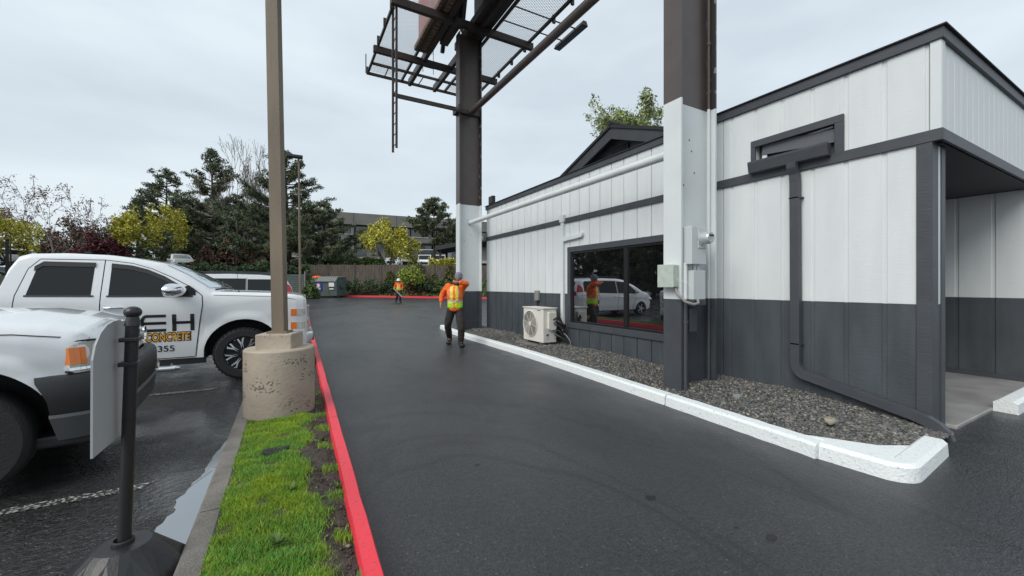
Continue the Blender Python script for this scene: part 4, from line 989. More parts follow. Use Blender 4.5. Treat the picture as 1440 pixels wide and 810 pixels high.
    for k in range(n):
        for i in range(len(prof)-1): a=k*6+i; mb.f.append((a,a+6,a+7,a+1)); mb.m.append(0)
    # returns along the sides
    for side in (-1,1): mb.box(.50,side*.965,.47,.78,side*1.01,.675)
    bp=mb.build('front_bumper',M['car_white'],t,smooth=40)
    mb=MB(); mb.box(.99,-.5,.50,1.03,.5,.60); mb.box(.7,-.85,.30,.93,.85,.46); mb.build('lower_valance',M['bumper_black'],bp)
    mb=MB(); mb.box(-4.98,-.93,.52,-4.84,.93,.70); mb.build('rear_bumper',M['chrome'],t,bevel=.03)
    for side in (-1,1):
        mb=MB(); mb.box(-4.85,side*.80,.86,-4.77,side*.965,1.27); mb.build('tail_light',M['tail_red'],t,bevel=.01)
        mb=MB(); mb.tube([(-2.65,side*1.03,.27),(-2.6,side*1.05,.27),(-.85,side*1.05,.27),(-.80,side*1.03,.27)],[.03,.045,.045,.03],10)
        for x in (-2.4,-1.6,-.9): mb.tube([(x,side*1.0,.27),(x,side*.8,.42)],.02,6)
        mb.build('step_bar',M['chrome'],t,smooth=40)
        mb=MB(); mb.box(-2.95,side*.88,.30,-.50,side*.955,.385); mb.build('rocker_trim',M['bumper_black'],t)
    for x in (0,-3.65):
        for side in (-1,1): wheel(t,x,side*.87,.41,.41,.30,.255,'truck',side)
    # lettering on both front doors (driver side mirrored order kept readable)
    dx=.62
    def side_map(x,y,z,side=-1,o=.0105): return (x,side*(c.Y(x,y)+o+z),y)
    mb=MB()
    def lbox(x0,z0,x1,z1):
        n=4
        for i in range(n):
            a=x0+(x1-x0)*i/n; b=x0+(x1-x0)*(i+1)/n
            for j in range(8):
                c0=z0+(z1-z0)*j/8; c1=z0+(z1-z0)*(j+1)/8; mb.add([side_map(a,c0,0),side_map(b,c0,0),side_map(b,c1,0),side_map(a,c1,0)],[(0,1,2,3)])
    z0,z1=.812,1.065; ex0,ex1=-1.86+dx,-1.585+dx; tk=.042
    # E with rounded left back
    for (a,b,l) in ((z0,z0+tk,.055),(z1-tk,z1,.055),((z0+z1)/2-tk/2,(z0+z1)/2+tk/2,.012)): lbox(ex0+l,a,ex1,b)
    arc=[]
    for i in range(13):
        th=R(90+180*i/12); ro=(z1-z0)/2; ri=ro-tk
        arc.append(((ex0+.055+.075*math.cos(th),(z0+z1)/2+ro*math.sin(th)),(ex0+.055+.032*math.cos(th),(z0+z1)/2+ri*math.sin(th))))
    for (o0,i0),(o1,i1) in zip(arc[:-1],arc[1:]): mb.add([side_map(*o0,0),side_map(*o1,0),side_map(*i1,0),side_map(*i0,0)],[(0,1,2,3)])
    mb.build('lettering',M['ink'],t); mb=MB()
    hx0,hx1=-1.515+dx,-1.25+dx
    lbox(hx0,z0,hx0+.05,z1); lbox(hx1-.05,z0,hx1,z1); lbox(hx0+.05,.918,hx1-.05,.96)
    mb.build('lettering',M['ink'],t)
    mb=text_mb('CONCRETE',.165,lambda x,y,z:side_map(-1.825+dx+x,.675+y,z),.002,width=.535,bold=.015); mb.build('lettering',M['ink'],t)
    mb=text_mb('CONCRETE',.165,lambda x,y,z:side_map(-1.81+dx+x,.675+y,z+.003),.002,width=.505,bold=.001); mb.build('lettering',M['ink_orange'],t)
    mb=text_mb('-6355',.125,lambda x,y,z:side_map(-1.80+dx+x,.515+y,z),.002,width=.31,bold=.001); mb.build('lettering',M['ink'],t)
    t.location=(-.62,8.7,0); return t
lettered_truck()
# ---- foreground work truck, only its nose is in the picture
def nose_truck():
    t=empty('pickup_truck',(0,0,0),'white pickup nose with amber headlight and black bumper in the left foreground','pickup truck')
    top=[(-4.9,1.28),(-4.85,1.34),(-2.95,1.36),(-2.88,1.45),(-2.75,1.84),(-2.5,1.92),(-1.6,1.95),(-1.1,1.86),(-.35,1.29),(-.25,1.255),(.2,1.24),(.45,1.195),(.62,1.145),(.70,1.07)]
    bot=[(-4.9,.6),(-4.4,.48),(-.5,.46),(.45,.55),(.70,.62)]
    W=[(-4.9,.94),(-4.5,1.0),(0,1.0),(.35,1.0),(.58,.975),(.65,.94),(.69,.87),(.70,.80)]
    c=Car(top,bot,W,[(-4.9,1.3),(-.8,1.31),(-.3,1.26),(1,1.4)],.36,[(0,.53,.42),(-3.7,.53,.42)],rt=.13,crown=.05,flare=.035,crease=.95)
    c.shell('body',M['car_white'],t); wells(t,c.ar,1.0)
    # bonnet shut line, cab windows, doors
    for side in (-1,1):
        for pp in ([(-.28,1.17),(.3,1.15),(.52,1.115),(.66,1.09)],[(-.62,.5),(-.60,1.2)],[(-1.8,.5),(-1.8,1.86)],[(-2.82,.5),(-2.82,1.3)]):
            mb=MB(); c.strip(mb,pp,.007,.005,side); mb.build('panel_gap',M['car_seam'],t)
    for side in (-1,1):
        c.patch('window',[(-1.72,1.36),(-.68,1.35),(-1.12,1.72),(-1.35,1.79),(-1.72,1.80)],.004,M['car_glass'],t,side)
        c.patch('window',[(-2.72,1.37),(-1.9,1.36),(-1.9,1.80),(-2.6,1.79)],.004,M['car_glass'],t,side)
    c.toppatch('windshield',-1.05,-.40,(.86,.9),.006,M['screen_glass'],t)
    mb=MB(); mb.tube([(-.3,-.6,1.39),(-.5,.0,1.52)],.008,5); mb.tube([(-.3,.1,1.41),(-.5,.68,1.5)],.008,5); mb.build('wiper',M['bumper_black'],t)
    # headlight wraps the front corner
    for side in (-1,1):
        path=[]  # (x,y) plan outline from side to front
        for (x,y) in ((.575,.972),(.60,.958),(.625,.942),(.65,.92),(.675,.885),(.70,.82),(.715,.74),(.722,.64),(.725,.52)): path.append((x+.004,y+.006))
        def wrap(mb,i0,i1,zl,zh,o_,m):
            for k in range(i0,i1):
                (xa,ya),(xb,yb)=path[k],path[k+1]; n=Vector((yb-ya,-(xb-xa))); n=Vector((abs(n.x),abs(n.y))).normalized()*o_
                za0,za1=zl(k),zh(k); zb0,zb1=zl(k+1),zh(k+1)
                q=[(xa+n.x,side*(ya+n.y),za0),(xb+n.x,side*(yb+n.y),zb0),(xb+n.x-.012,side*(yb+n.y-.006),zb1),(xa+n.x-.012,side*(ya+n.y-.006),za1)]
                q2=[(x-.05,y-side*.03,z) for x,y,z in q]; mb.add(q+q2,[(0,1,2,3),(7,6,5,4),(0,4,5,1),(1,5,6,2),(2,6,7,3),(3,7,4,0)],m)
        lo=lambda k:.835-.0*k+(.02 if k==0 else 0); hi=lambda k:[1.04,1.06,1.07,1.07,1.07,1.065,1.06,1.055,1.05][k]
        mb=MB(); wrap(mb,0,8,lambda k:lo(k)-.012,lambda k:hi(k)+.012,.000,3); wrap(mb,0,8,lambda k:lo(k)+.004,lambda k:hi(k)-.004,.008,0)
        hl=mb.build('headlight',[M['lamp_clear'],M['amber'],M['chrome'],M['bumper_black']],t,smooth=30)
        mb=MB(); wrap(mb,0,3,lambda k:.905+.0*k,lambda k:1.03,.016,0); mb.build('turn_signal',M['amber'],hl,smooth=50)
        mb=MB(); wrap(mb,0,8,lambda k:.86,lambda k:.888,.014,0)
        for (x,y) in ((.68,.76),(.695,.64)): mb.lathe([(0,.01),(.06,.035),(.072,.07),(.075,.07)],(x,side*y,.97),'x',20)
        mb.build('reflector',M['chrome'],hl,smooth=30)
    # grille
    mb=MB(); mb.box(.64,-.52,.80,.715,.52,1.05); gr=mb.build('grille',M['bumper_black'],t,bevel=.02)
    mb=MB(); mb.box(.71,-.52,.91,.745,.52,.97); mb.box(.71,-.53,1.03,.735,.53,1.06); mb.box(.71,-.53,.79,.735,.53,.82); mb.build('bar',M['chrome'],gr,bevel=.01)
    # bumper: black cover wrapping from the wheel arch, with satin lower part
    def bump(name,m,prof,ysc=1.0,x0s=.43):
        mb=MB(); V=[]; path=[(x0s,1.0),(.55,1.0),(.65,.985),(.72,.945),(.775,.87),(.81,.76),(.83,.6),(.835,.4),(.84,0)]
        full=[(x,-y) for x,y in path]+[(x,y) for x,y in reversed(path[:-1])]
        nprm=len(prof)
        for i,(x,y) in enumerate(full):
            a=full[max(i-1,0)]; b=full[min(i+1,len(full)-1)]; d=Vector((b[0]-a[0],b[1]-a[1])).normalized(); n=Vector((d.y,-d.x))
            for (o_,z,cut) in prof:
                xx=x+n.x*o_; yy=y+n.y*o_
                if i in (0,len(full)-1): xx+=cut
                V.append((xx,yy,z))
        mb.v=V
        for i in range(len(full)-1):
            for j in range(nprm-1): a=i*nprm+j; mb.f.append((a,a+nprm,a+nprm+1,a+1)); mb.m.append(0)
        mb.f.append(tuple(range(nprm))); mb.m.append(0); q=(len(full)-1)*nprm; mb.f.append(tuple(q+j for j in range(nprm))); mb.m.append(0)
        return mb.build(name,m,t,smooth=38)
    bp=bump('front_bumper',M['bumper_black'],[(-.07,.835,-.03),(.012,.83,-.02),(.035,.79,-.01),(.04,.66,.05),(.02,.555,.06),(-.03,.55,.06)])
    b2=bump('bumper_valance',M['bumper_grey'],[(-.03,.556,.055),(.022,.551,.055),(.035,.53,.06),(.01,.36,.10),(-.06,.335,.12)])
    mb=MB(); mb.box(.35,-.9,.28,.80,.9,.37); mb.build('air_dam',M['bumper_black'],t,bevel=.02)
    mb=MB()
    for s_ in (-1,1): mb.lathe([(0,.0),(.055,.0),(.06,.03)],(.845,s_*.66,.62),'x',18)
    mb.build('fog_lamp',M['lamp_clear'],bp)
    for side in (-1,1):
        for hx in (-1.7,-2.7):
            pass
        mb=MB(); mb.ell((-.86,side*1.14,1.42),(.07,.13,.10),14,8); mb.tube([(-.8,side*.95,1.36),(-.84,side*1.08,1.40)],.03,6); mb.build('mirror',M['bumper_black'],t,smooth=40)
        mb=MB(); mb.box(-4.91,side*.8,.85,-4.83,side*.97,1.25); mb.build('tail_light',M['tail_red'],t)
    for x in (0,-3.7):
        for side in (-1,1): wheel(t,x,side*.87,.395,.395,.26,.22,6,side)
    t.location=(-2.091,5.154,0); t.rotation_euler=(0,0,R(5)); return t
nose_truck()
# ---- minivan
def minivan():
    t=empty('minivan',(0,0,0),'white minivan with red tail light and roof rails parked beyond the lettered pickup','minivan')
    top=[(-3.95,1.0),(-3.93,1.1),(-3.84,1.42),(-3.70,1.66),(-3.5,1.74),(-3.0,1.79),(-2.2,1.81),(-1.3,1.79),(-.9,1.72),(-.3,1.45),(.15,1.20),(.3,1.15),(.7,1.02),(.86,.92),(.95,.75)]
    bot=[(-3.95,.4),(-3.6,.3),(.6,.3),(.95,.35)]
    W=[(-3.95,.80),(-3.85,.90),(-3.6,.97),(-2,1.0),(0,1.0),(.5,.95),(.8,.83),(.95,.68)]
    c=Car(top,bot,W,[(-4,1.10),(-1,1.06),(.3,1.02),(1,1.2)],.30,[(0,.36,.33),(-3.05,.36,.33)],rt=.08,crown=.03,flare=.015,crease=.85)
    c.shell('body',M['car_white'],t); wells(t,c.ar,1.0,.25)
    for side in (-1,1):
        c.patch('window',[(-3.52,1.18),(-2.68,1.12),(-2.68,1.66),(-3.42,1.66),(-3.50,1.58)],.004,M['car_glass'],t,side)
        c.patch('window',[(-2.64,1.12),(-1.56,1.09),(-1.56,1.68),(-2.64,1.68)],.004,M['car_glass'],t,side)
        c.patch('window',[(-1.5,1.09),(-.2,1.07),(-.18,1.12),(-.72,1.50),(-1.0,1.63),(-1.5,1.66)],.004,M['car_glass'],t,side)
        mb=MB(); 
        c.strip(mb,[(-2.66,.34),(-2.66,1.70)],.014,.002,side); c.strip(mb,[(-1.53,.34),(-1.53,1.70)],.014,.002,side); c.strip(mb,[(-.55,.36),(-.4,.8),(-.35,1.06)],.014,.002,side); c.strip(mb,[(-2.66,1.0),(-3.7,1.02)],.012,.002,side)
        mb.build('door_gap',M['car_seam'],t)
        mb=MB(); y=side*(c.Y(-2,1.74)-.0); mb.tube([(-3.4,y*.98,1.79),(-3.3,y,1.86),(-2.2,y,1.88),(-1.4,y,1.86),(-1.25,y*.98,1.80)],.018,6); mb.build('roof_rail',M['dark_metal'],t,smooth=50)
        c.patch('tail_light',[(-3.89,1.16),(-3.58,1.18),(-3.60,1.36),(-3.73,1.52),(-3.80,1.46),(-3.85,1.34)],.012,M['tail_red'],t,side,cell=.07); mb=MB(); mb.box(-3.965,side*.60,1.0,-3.93,side*.86,1.2); mb.build('tail_light',M['tail_red'],t,bevel=.01)
        mb=MB(); mb.ell((.72,side*.80,.80),(.2,.12,.07),12,6); mb.build('headlight',M['lamp_clear'],t,smooth=60)
        mb=MB(); mb.ell((-.42,side*1.12,1.15),(.07,.12,.08),12,8); mb.tube([(-.35,side*.95,1.1),(-.4,side*1.05,1.13)],.025,6); mb.build('mirror',M['car_white'],t,smooth=60)
        mb=MB(); mb.tube([(-1.8,side*(c.Y(-1.8,.95)+.02),.95),(-1.62,side*(c.Y(-1.7,.95)+.02),.95)],.014,6); mb.tube([(-1.42,side*(c.Y(-1.4,.94)+.02),.94),(-1.24,side*(c.Y(-1.3,.94)+.02),.94)],.014,6); mb.build('handle',M['chrome'],t)
    c.toppatch('windshield',-.86,.10,(.86,.9),.005,M['screen_glass'],t)
    c.toppatch('rear_window',-3.905,-3.74,(.80,.84),.008,M['car_glass'],t,nx=4)
    mb=MB(); mb.box(-4.02,-.78,.38,-3.93,.78,.62); mb.build('rear_bumper',M['car_white'],t,bevel=.03)
    mb=MB(); mb.box(.9,-.5,.5,.97,.5,.68); mb.build('grille',M['bumper_black'],t,bevel=.02)
    for x in (0,-3.05):
        for side in (-1,1): wheel(t,x,side*.87,.335,.335,.22,.225,5,side)
    t.rotation_euler=(0,0,PI); t.location=(-3.75,15.2,.02); return t
minivan()
# ---- distant parked vehicles
def small_vehicle(kind,x,y,z,rz,label,paint,group='vehicles parked on the upper lots'):
    t=empty({'pickup':'pickup_truck','suv':'parked_car','sedan':'parked_car'}[kind],(0,0,0),label,{'pickup':'pickup truck','suv':'car','sedan':'car'}[kind],group)
    if kind=='pickup':
        top=[(-4.7,1.1),(-4.65,1.2),(-2.7,1.22),(-2.6,1.7),(-2.3,1.82),(-1.4,1.82),(-.95,1.7),(-.25,1.25),(.5,1.18),(.8,1.1),(.86,.9)]; ax=-3.6; ws=(-.90,-.30)
        wins=[[(-2.5,1.25),(-1.6,1.25),(-1.6,1.68),(-2.4,1.68)],[(-1.5,1.25),(-.55,1.24),(-1.0,1.6),(-1.5,1.68)]]; blt=1.2
    elif kind=='suv':
        top=[(-3.8,.9),(-3.7,1.3),(-3.4,1.62),(-2.8,1.68),(-1.4,1.68),(-1.0,1.58),(-.2,1.15),(.5,1.02),(.8,.9),(.88,.7)]; ax=-2.75; ws=(-.95,-.25)
        wins=[[(-3.4,1.15),(-2.3,1.1),(-2.3,1.55),(-3.2,1.55)],[(-2.2,1.1),(-.5,1.1),(-1.05,1.5),(-2.2,1.55)]]; blt=1.05
    else:
        top=[(-3.7,.85),(-3.6,1.0),(-3.1,1.08),(-2.6,1.38),(-2.1,1.44),(-1.3,1.44),(-.9,1.36),(-.2,1.0),(.5,.9),(.8,.78),(.88,.6)]; ax=-2.75; ws=(-.85,-.25)
        wins=[[(-2.8,1.05),(-1.9,1.0),(-1.9,1.36),(-2.4,1.34)],[(-1.8,1.0),(-.5,1.0),(-1.0,1.3),(-1.8,1.36)]]; blt=.98
    c=Car(top,[(-4.8,.45),(-.5,.4),(.9,.42)],[(-4.8,.85),(-3.6,.93),(0,.93),(.6,.86),(.9,.72)],[(-5,blt),(1,blt+.1)],.32,[(0,.38,.36),(ax,.38,.36)],rt=.08,crown=.03)
    c.shell('body',paint,t,step=.15); wells(t,c.ar,.93,.3)
    for side in (-1,1):
        for w in wins: c.patch('window',w,.006,M['car_glass'],t,side,cell=.5)
        mb=MB(); mb.ell((.72,side*.72,.84 if kind!='sedan' else .70),(.16,.14,.09),10,6); mb.build('headlight',M['lamp_clear'],t)
        mb=MB(); mb.ell((-.75,side*1.05,1.2 if kind!='sedan' else 1.0),(.06,.12,.08),8,6); mb.tube([(-.72,side*.9,1.15 if kind!='sedan' else .97),(-.75,side*1.0,1.18 if kind!='sedan' else 1.0)],.02,5); mb.build('mirror',paint,t)
    c.toppatch('windshield',ws[0],ws[1],(.86,.9),.008,M['screen_glass'],t,nx=3)
    mb=MB(); mb.box(.80,-.5,.58,.90,.5,.86); mb.build('grille',M['bumper_black'],t)
    mb=MB(); mb.box(.82,-.82,.40,.95,.82,.56); mb.build('front_bumper',M['chrome'] if kind=='pickup' else paint,t,bevel=.02)
    for xx in (0,ax):
        for side in (-1,1): wheel(t,xx,side*.82,.36,.36,.22,.22,5,side)
    t.location=(x,y,z); t.rotation_euler=(0,0,rz); return t
# ------------------------------------------------------------------ near light pole on a round base
lp=empty('light_pole',(-.08,5.14,.1),'tan square light pole on a round concrete base in the grass strip','light pole')
mb=MB(); mb.lathe([(.0,.02),(.345,.02),(.345,.80),(.335,.815),(0,.82)],(-.08,5.14,0),'z',48)
o=mb.build('round_base',M['pole_concrete'],lp,smooth=30)
# pitted surface
nt=M['pole_concrete'].node_tree; N=nt.nodes; L=nt.links; b=N['Principled BSDF']
tc=N.new('ShaderNodeTexCoord'); mp=N.new('ShaderNodeMapping'); mp.inputs['Scale'].default_value=(1,1,1.7); L.new(tc.outputs['Object'],mp.inputs[0])
n1=N.new('ShaderNodeTexNoise'); n1.inputs['Scale'].default_value=38; n1.inputs['Detail'].default_value=3; L.new(mp.outputs[0],n1.inputs[0])
n2=N.new('ShaderNodeTexNoise'); n2.inputs['Scale'].default_value=3.2; L.new(mp.outputs[0],n2.inputs[0])
mu=N.new('ShaderNodeMath'); mu.operation='MULTIPLY'; L.new(n1.outputs[0],mu.inputs[0]); L.new(n2.outputs[0],mu.inputs[1])
mr=N.new('ShaderNodeMapRange'); sz=N.new('ShaderNodeSeparateXYZ'); L.new(tc.outputs['Object'],sz.inputs[0]); zr=N.new('ShaderNodeValToRGB'); L.new(sz.outputs[2],zr.inputs[0]); zr.color_ramp.elements[0].position=.05; zr.color_ramp.elements[0].color=(.86,.86,.86,1); zr.color_ramp.elements[1].position=.75; zr.color_ramp.elements[1].color=(.84,.84,.84,1)
e_=zr.color_ramp.elements.new(.28); e_.color=(1,1,1,1); m3=N.new('ShaderNodeMath'); m3.operation='MULTIPLY'; L.new(mu.outputs[0],m3.inputs[0]); L.new(zr.outputs[0],m3.inputs[1])
mr.inputs['From Min'].default_value=.335; mr.inputs['From Max'].default_value=.355; L.new(m3.outputs[0],mr.inputs[0])
mx=N.new('ShaderNodeMix'); mx.data_type='RGBA'; old=b.inputs['Base Color'].links[0].from_socket; L.new(mr.outputs[0],mx.inputs[0]); L.new(old,mx.inputs[6]); mx.inputs[7].default_value=(.17,.145,.12,1); L.new(mx.outputs[2],b.inputs['Base Color'])
bp=N.new('ShaderNodeBump'); bp.invert=True; bp.inputs['Strength'].default_value=1; bp.inputs['Distance'].default_value=.015; L.new(mr.outputs[0],bp.inputs['Height']); L.new(b.inputs['Normal'].links[0].from_socket,bp.inputs['Normal']); L.new(bp.outputs[0],b.inputs['Normal'])
mb=MB(); mb.obox((-.08,5.14,.89),(.36,.36,.17),(0,0,R(-20))); mb.build('square_cap',M['pole_concrete'],lp,bevel=.012)
mb=MB(); mb.obox((-.08,5.14,.985),(.20,.20,.02),(0,0,R(-20)))
b0=len(mb.v); w=.058
def sq(cx,cy,z,w): 
    a=R(-20); return [(cx+(x*math.cos(a)-y*math.sin(a))*w,cy+(x*math.sin(a)+y*math.cos(a))*w,z) for x,y in ((-1,-1),(1,-1),(1,1),(-1,1))]
p0=sq(-.08,5.14,.97,.062); lean=-.02
p1=sq(-.08+lean*8*RV[0],5.14+lean*8*RV[1],8.9,.058)
mb.add(p0+p1,[(0,1,5,4),(1,2,6,5),(2,3,7,6),(3,0,4,7),(4,5,6,7),(3,2,1,0)])
mb.build('pole',M['pole_paint'],lp)
mb=MB(); px,py=-.08+lean*8*RV[0],5.14+lean*8*RV[1]; mb.box(px-.75,py-.17,8.9,px+.55,py+.17,9.05); mb.build('lamp_head',M['pole_paint'],lp,bevel=.03)
# far light pole
gp=g(27)
lp2=empty('light_pole',(.62,27,gp),'slender grey light pole far down the planter strip near the bush','light pole')
mb=MB(); mb.box(.35,26.75,gp,.9,27.25,gp+.72); mb.build('square_base',M['pole_concrete'],lp2,bevel=.02)
mb=MB(); mb.tube([(.62,27,gp+.7),(.54,27.05,9.1)],[.075,.055],8); mb.build('pole',M['pole_paint'],lp2,smooth=40)
mb=MB(); mb.box(.0,26.85,9.05,.75,27.25,9.2); mb.build('lamp_head',M['dark_metal'],lp2,bevel=.02)
# post far left
xq,yq=at(10,30); mb=MB(); mb.tube([(xq,yq,.2),(xq,yq,zz(337,30))],.09,8); mb.ell((xq,yq,zz(337,30)),(.12,.12,.1),8,6)
tag(mb.build('lamp_post',M['bumper_black'],smooth=40),'short dark post in front of the grey pickup at the left edge','post')
# ------------------------------------------------------------------ portable sign
sg=empty('portable_sign',(-.72,2.69,0),'white sign panel on a black post with a ribbed rubber base at lower left','sign')
mb=MB()
n=10
rings=[(.295,0),(.295,.03),(.278,.05),(.135,.195),(.112,.215),(.095,.218)]
for (r,z) in rings:
    for k in range(n*2):
        a=2*PI*k/(n*2)+.15; rr_=r*(1 if k%2 else .90) if r>.14 else r
        mb.v.append((-.72+rr_*math.cos(a),2.69+rr_*math.sin(a),z))
for i in range(len(rings)-1):
    for k in range(2*n): a=i*2*n; mb.f.append((a+k,a+(k+1)%(2*n),a+2*n+(k+1)%(2*n),a+2*n+k)); mb.m.append(0)
a=(len(rings)-1)*2*n; mb.f.append(tuple(a+k for k in range(2*n))); mb.m.append(0)
ba=mb.build('base',M['black_plastic'],sg,bevel=.004,seg=2)
mb=MB(); mb.lathe([(.044,.198),(.044,.232),(.036,.237),(.03,.2)],(-.72,2.69,0),'z',20); mb.lathe([(0,.215),(.022,.215),(.022,.2)],(-.645,2.665,0),'z',14); mb.build('collar',M['rubber'],ba,smooth=40)
def tl(z): t=z/1.37; return (-.72+.05*t*RV[0],2.69+.05*t*RV[1],z)
mb=MB(); mb.tube([tl(.2),tl(1.32)],.0265,16); po=mb.build('post',M['black_plastic'],sg,smooth=40)
mb=MB(); q=tl(1.365); mb.ell(q,(.036,.036,.030),16,10); mb.tube([tl(1.30),tl(1.345)],[.033,.024],14); mb.build('knob',M['black_plastic'],po,smooth=50)
for z in (1.22,1.10): mb=MB(); q=tl(z); mb.box(q[0]-.042,q[1]-.034,z,q[0]+.032,q[1]+.036,z+.022); mb.build('clip',M['black_plastic'],po,bevel=.005)
pl=[]
for k in range(9): th=R(90*k/8); pl.append((2.69+.04+.22*math.sin(th)+.0,1.10+.20*math.cos(th)))
pan=[(2.415,.745),(2.955,.735)]+[(2.955,1.08)]+[(2.955-.22*(1-math.cos(R(a))),1.10+.225*math.sin(R(a))) for a in (10,30,50,70,90)]+[(2.415+.25*(1-math.cos(R(a))),1.14+.185*math.sin(R(a))) for a in (90,70,50,30,10)]
mb=MB(); mb.prism(pan,'x',-.752,-.744); mb.build('panel',M['sign_white'],sg)
# ------------------------------------------------------------------ people
def skin(name,joints,edges,m,parent,sub=2,root=0):
    me=D.meshes.new(name); names=list(joints); idx={n:i for i,n in enumerate(names)}
    me.from_pydata([joints[n][0] for n in names],[(idx[a],idx[b]) for a,b in edges],[])
    o=D.objects.new(name,me); COL.objects.link(o)
    md=o.modifiers.new('s','SKIN'); md.use_smooth_shade=True
    sv=me.skin_vertices[0].data
    for i,n in enumerate(names):
        r=joints[n][1]; sv[i].radius=(r,r) if not isinstance(r,tuple) else r
        sv[i].use_root=(i==root)
    s2=o.modifiers.new('u','SUBSURF'); s2.levels=sub; s2.render_levels=sub
    dg=bpy.context.evaluated_depsgraph_get(); nm=D.meshes.new_from_object(o.evaluated_get(dg))
    D.objects.remove(o); nm.name=name
    nm.materials.clear(); 
    for q in (m if isinstance(m,list) else [m]): nm.materials.append(q)
    nm.polygons.foreach_set('use_smooth',[True]*len(nm.polygons)); nm.polygons.foreach_set('material_index',[0]*len(nm.polygons))
    o=D.objects.new(name,nm); COL.objects.link(o); o.parent=parent; return o
def join_into(o,mb,m=None):
    """append extra geometry to an existing mesh object (one continuous object)"""
    bm=bmesh.new(); bm.from_mesh(o.data)
    for v in mb.v: bm.verts.new(v)
    bm.verts.ensure_lookup_table(); b=len(bm.verts)-len(mb.v)
    for f,mi in zip(mb.f,mb.m):
        fc=bm.faces.new([bm.verts[b+i] for i in f]); fc.smooth=True; fc.material_index=mi
    bmesh.ops.recalc_face_normals(bm,faces=bm.faces)
    bm.to_mesh(o.data); bm.free()
def head_mb(c,yaw,pitch,s=1.0):
    """head with nose, brow, eyes, ears; faces -y before yaw"""
    mb=MB(); n,k=24,18; V=[];
    for i in range(k+1):
        ph=PI*i/k; z=-math.cos(ph)
        for j in range(n):
            th=2*PI*j/n; x=math.sin(ph)*math.cos(th)*.078; y=math.sin(ph)*math.sin(th)*.098; zz_=z*.118
            if z<-.3: x*=1-.25*(-z-.3); y=y*(1-.15*(-z-.3)) 
            fr=max(0,-math.sin(th))*math.sin(ph)
            if fr>.93 and -.35<z<.12: y-=.022*(1-abs(z+.15)/.3)
            if .25<abs(x)/.078<.55 and fr>.5 and -.02<z<.2: y+=.010
            if fr>.8 and -.62<z<-.45: y-=.006
            V.append((x,y,zz_))
    mb.v=V
    for i in range(k):
        for j in range(n): mb.f.append((i*n+j,i*n+(j+1)%n,(i+1)*n+(j+1)%n,(i+1)*n+j)); mb.m.append(0)
    for s_ in (-1,1): mb.ell((s_*.080,.01,-.005),(.012,.022,.032),8,6,0)
    for s_ in (-1,1): mb.ell((s_*.030,-.082,.012),(.012,.008,.007),8,6,1)
    mb.ell((0,-.088,-.060),(.022,.008,.006),8,6,1)
    Rm=Matrix.Rotation(yaw,3,'Z')@Matrix.Rotation(pitch,3,'X')
    mb.v=[tuple(Vector(c)+Rm@(Vector(v)*s)) for v in mb.v]; return mb,Rm
def fingers(J,E,wrist,palm,dirv,side,curl,px,sc=1.0):
    d=(Vector(dirv)).normalized(); s=(Vector(side)-d*Vector(side).dot(d)).normalized(); c=d.cross(s)*curl
    p=Vector(wrist)
    J[px+'palm']=(tuple(p+d*.045*sc),.026*sc); E.append((px+'w',px+'palm'))
    J[px+'knk']=(tuple(p+d*.075*sc),.024*sc); E.append((px+'palm',px+'knk'))
    for i,(o_,l) in enumerate(((-.030,.065),(-.010,.075),(.010,.072),(.029,.056))):
        a=p+d*.09*sc+s*o_*sc; b=a+(d*.6+c*.5)*l*.5*sc; e=b+(d*.15+c*.9)*l*.5*sc
        J[f'{px}f{i}a']=(tuple(a),.0095*sc); J[f'{px}f{i}b']=(tuple(b),.009*sc); J[f'{px}f{i}c']=(tuple(e),.0075*sc)
        E+= [(px+'knk',f'{px}f{i}a'),(f'{px}f{i}a',f'{px}f{i}b'),(f'{px}f{i}b',f'{px}f{i}c')]
    a=p+d*.04*sc-s*.034*sc; b=a+(d*.7-s*.35+c*.5)*.035*sc; J[px+'ta']=(tuple(a),.011*sc); J[px+'tb']=(tuple(b),.0095*sc)
    E+=[(px+'palm',px+'ta'),(px+'ta',px+'tb')]
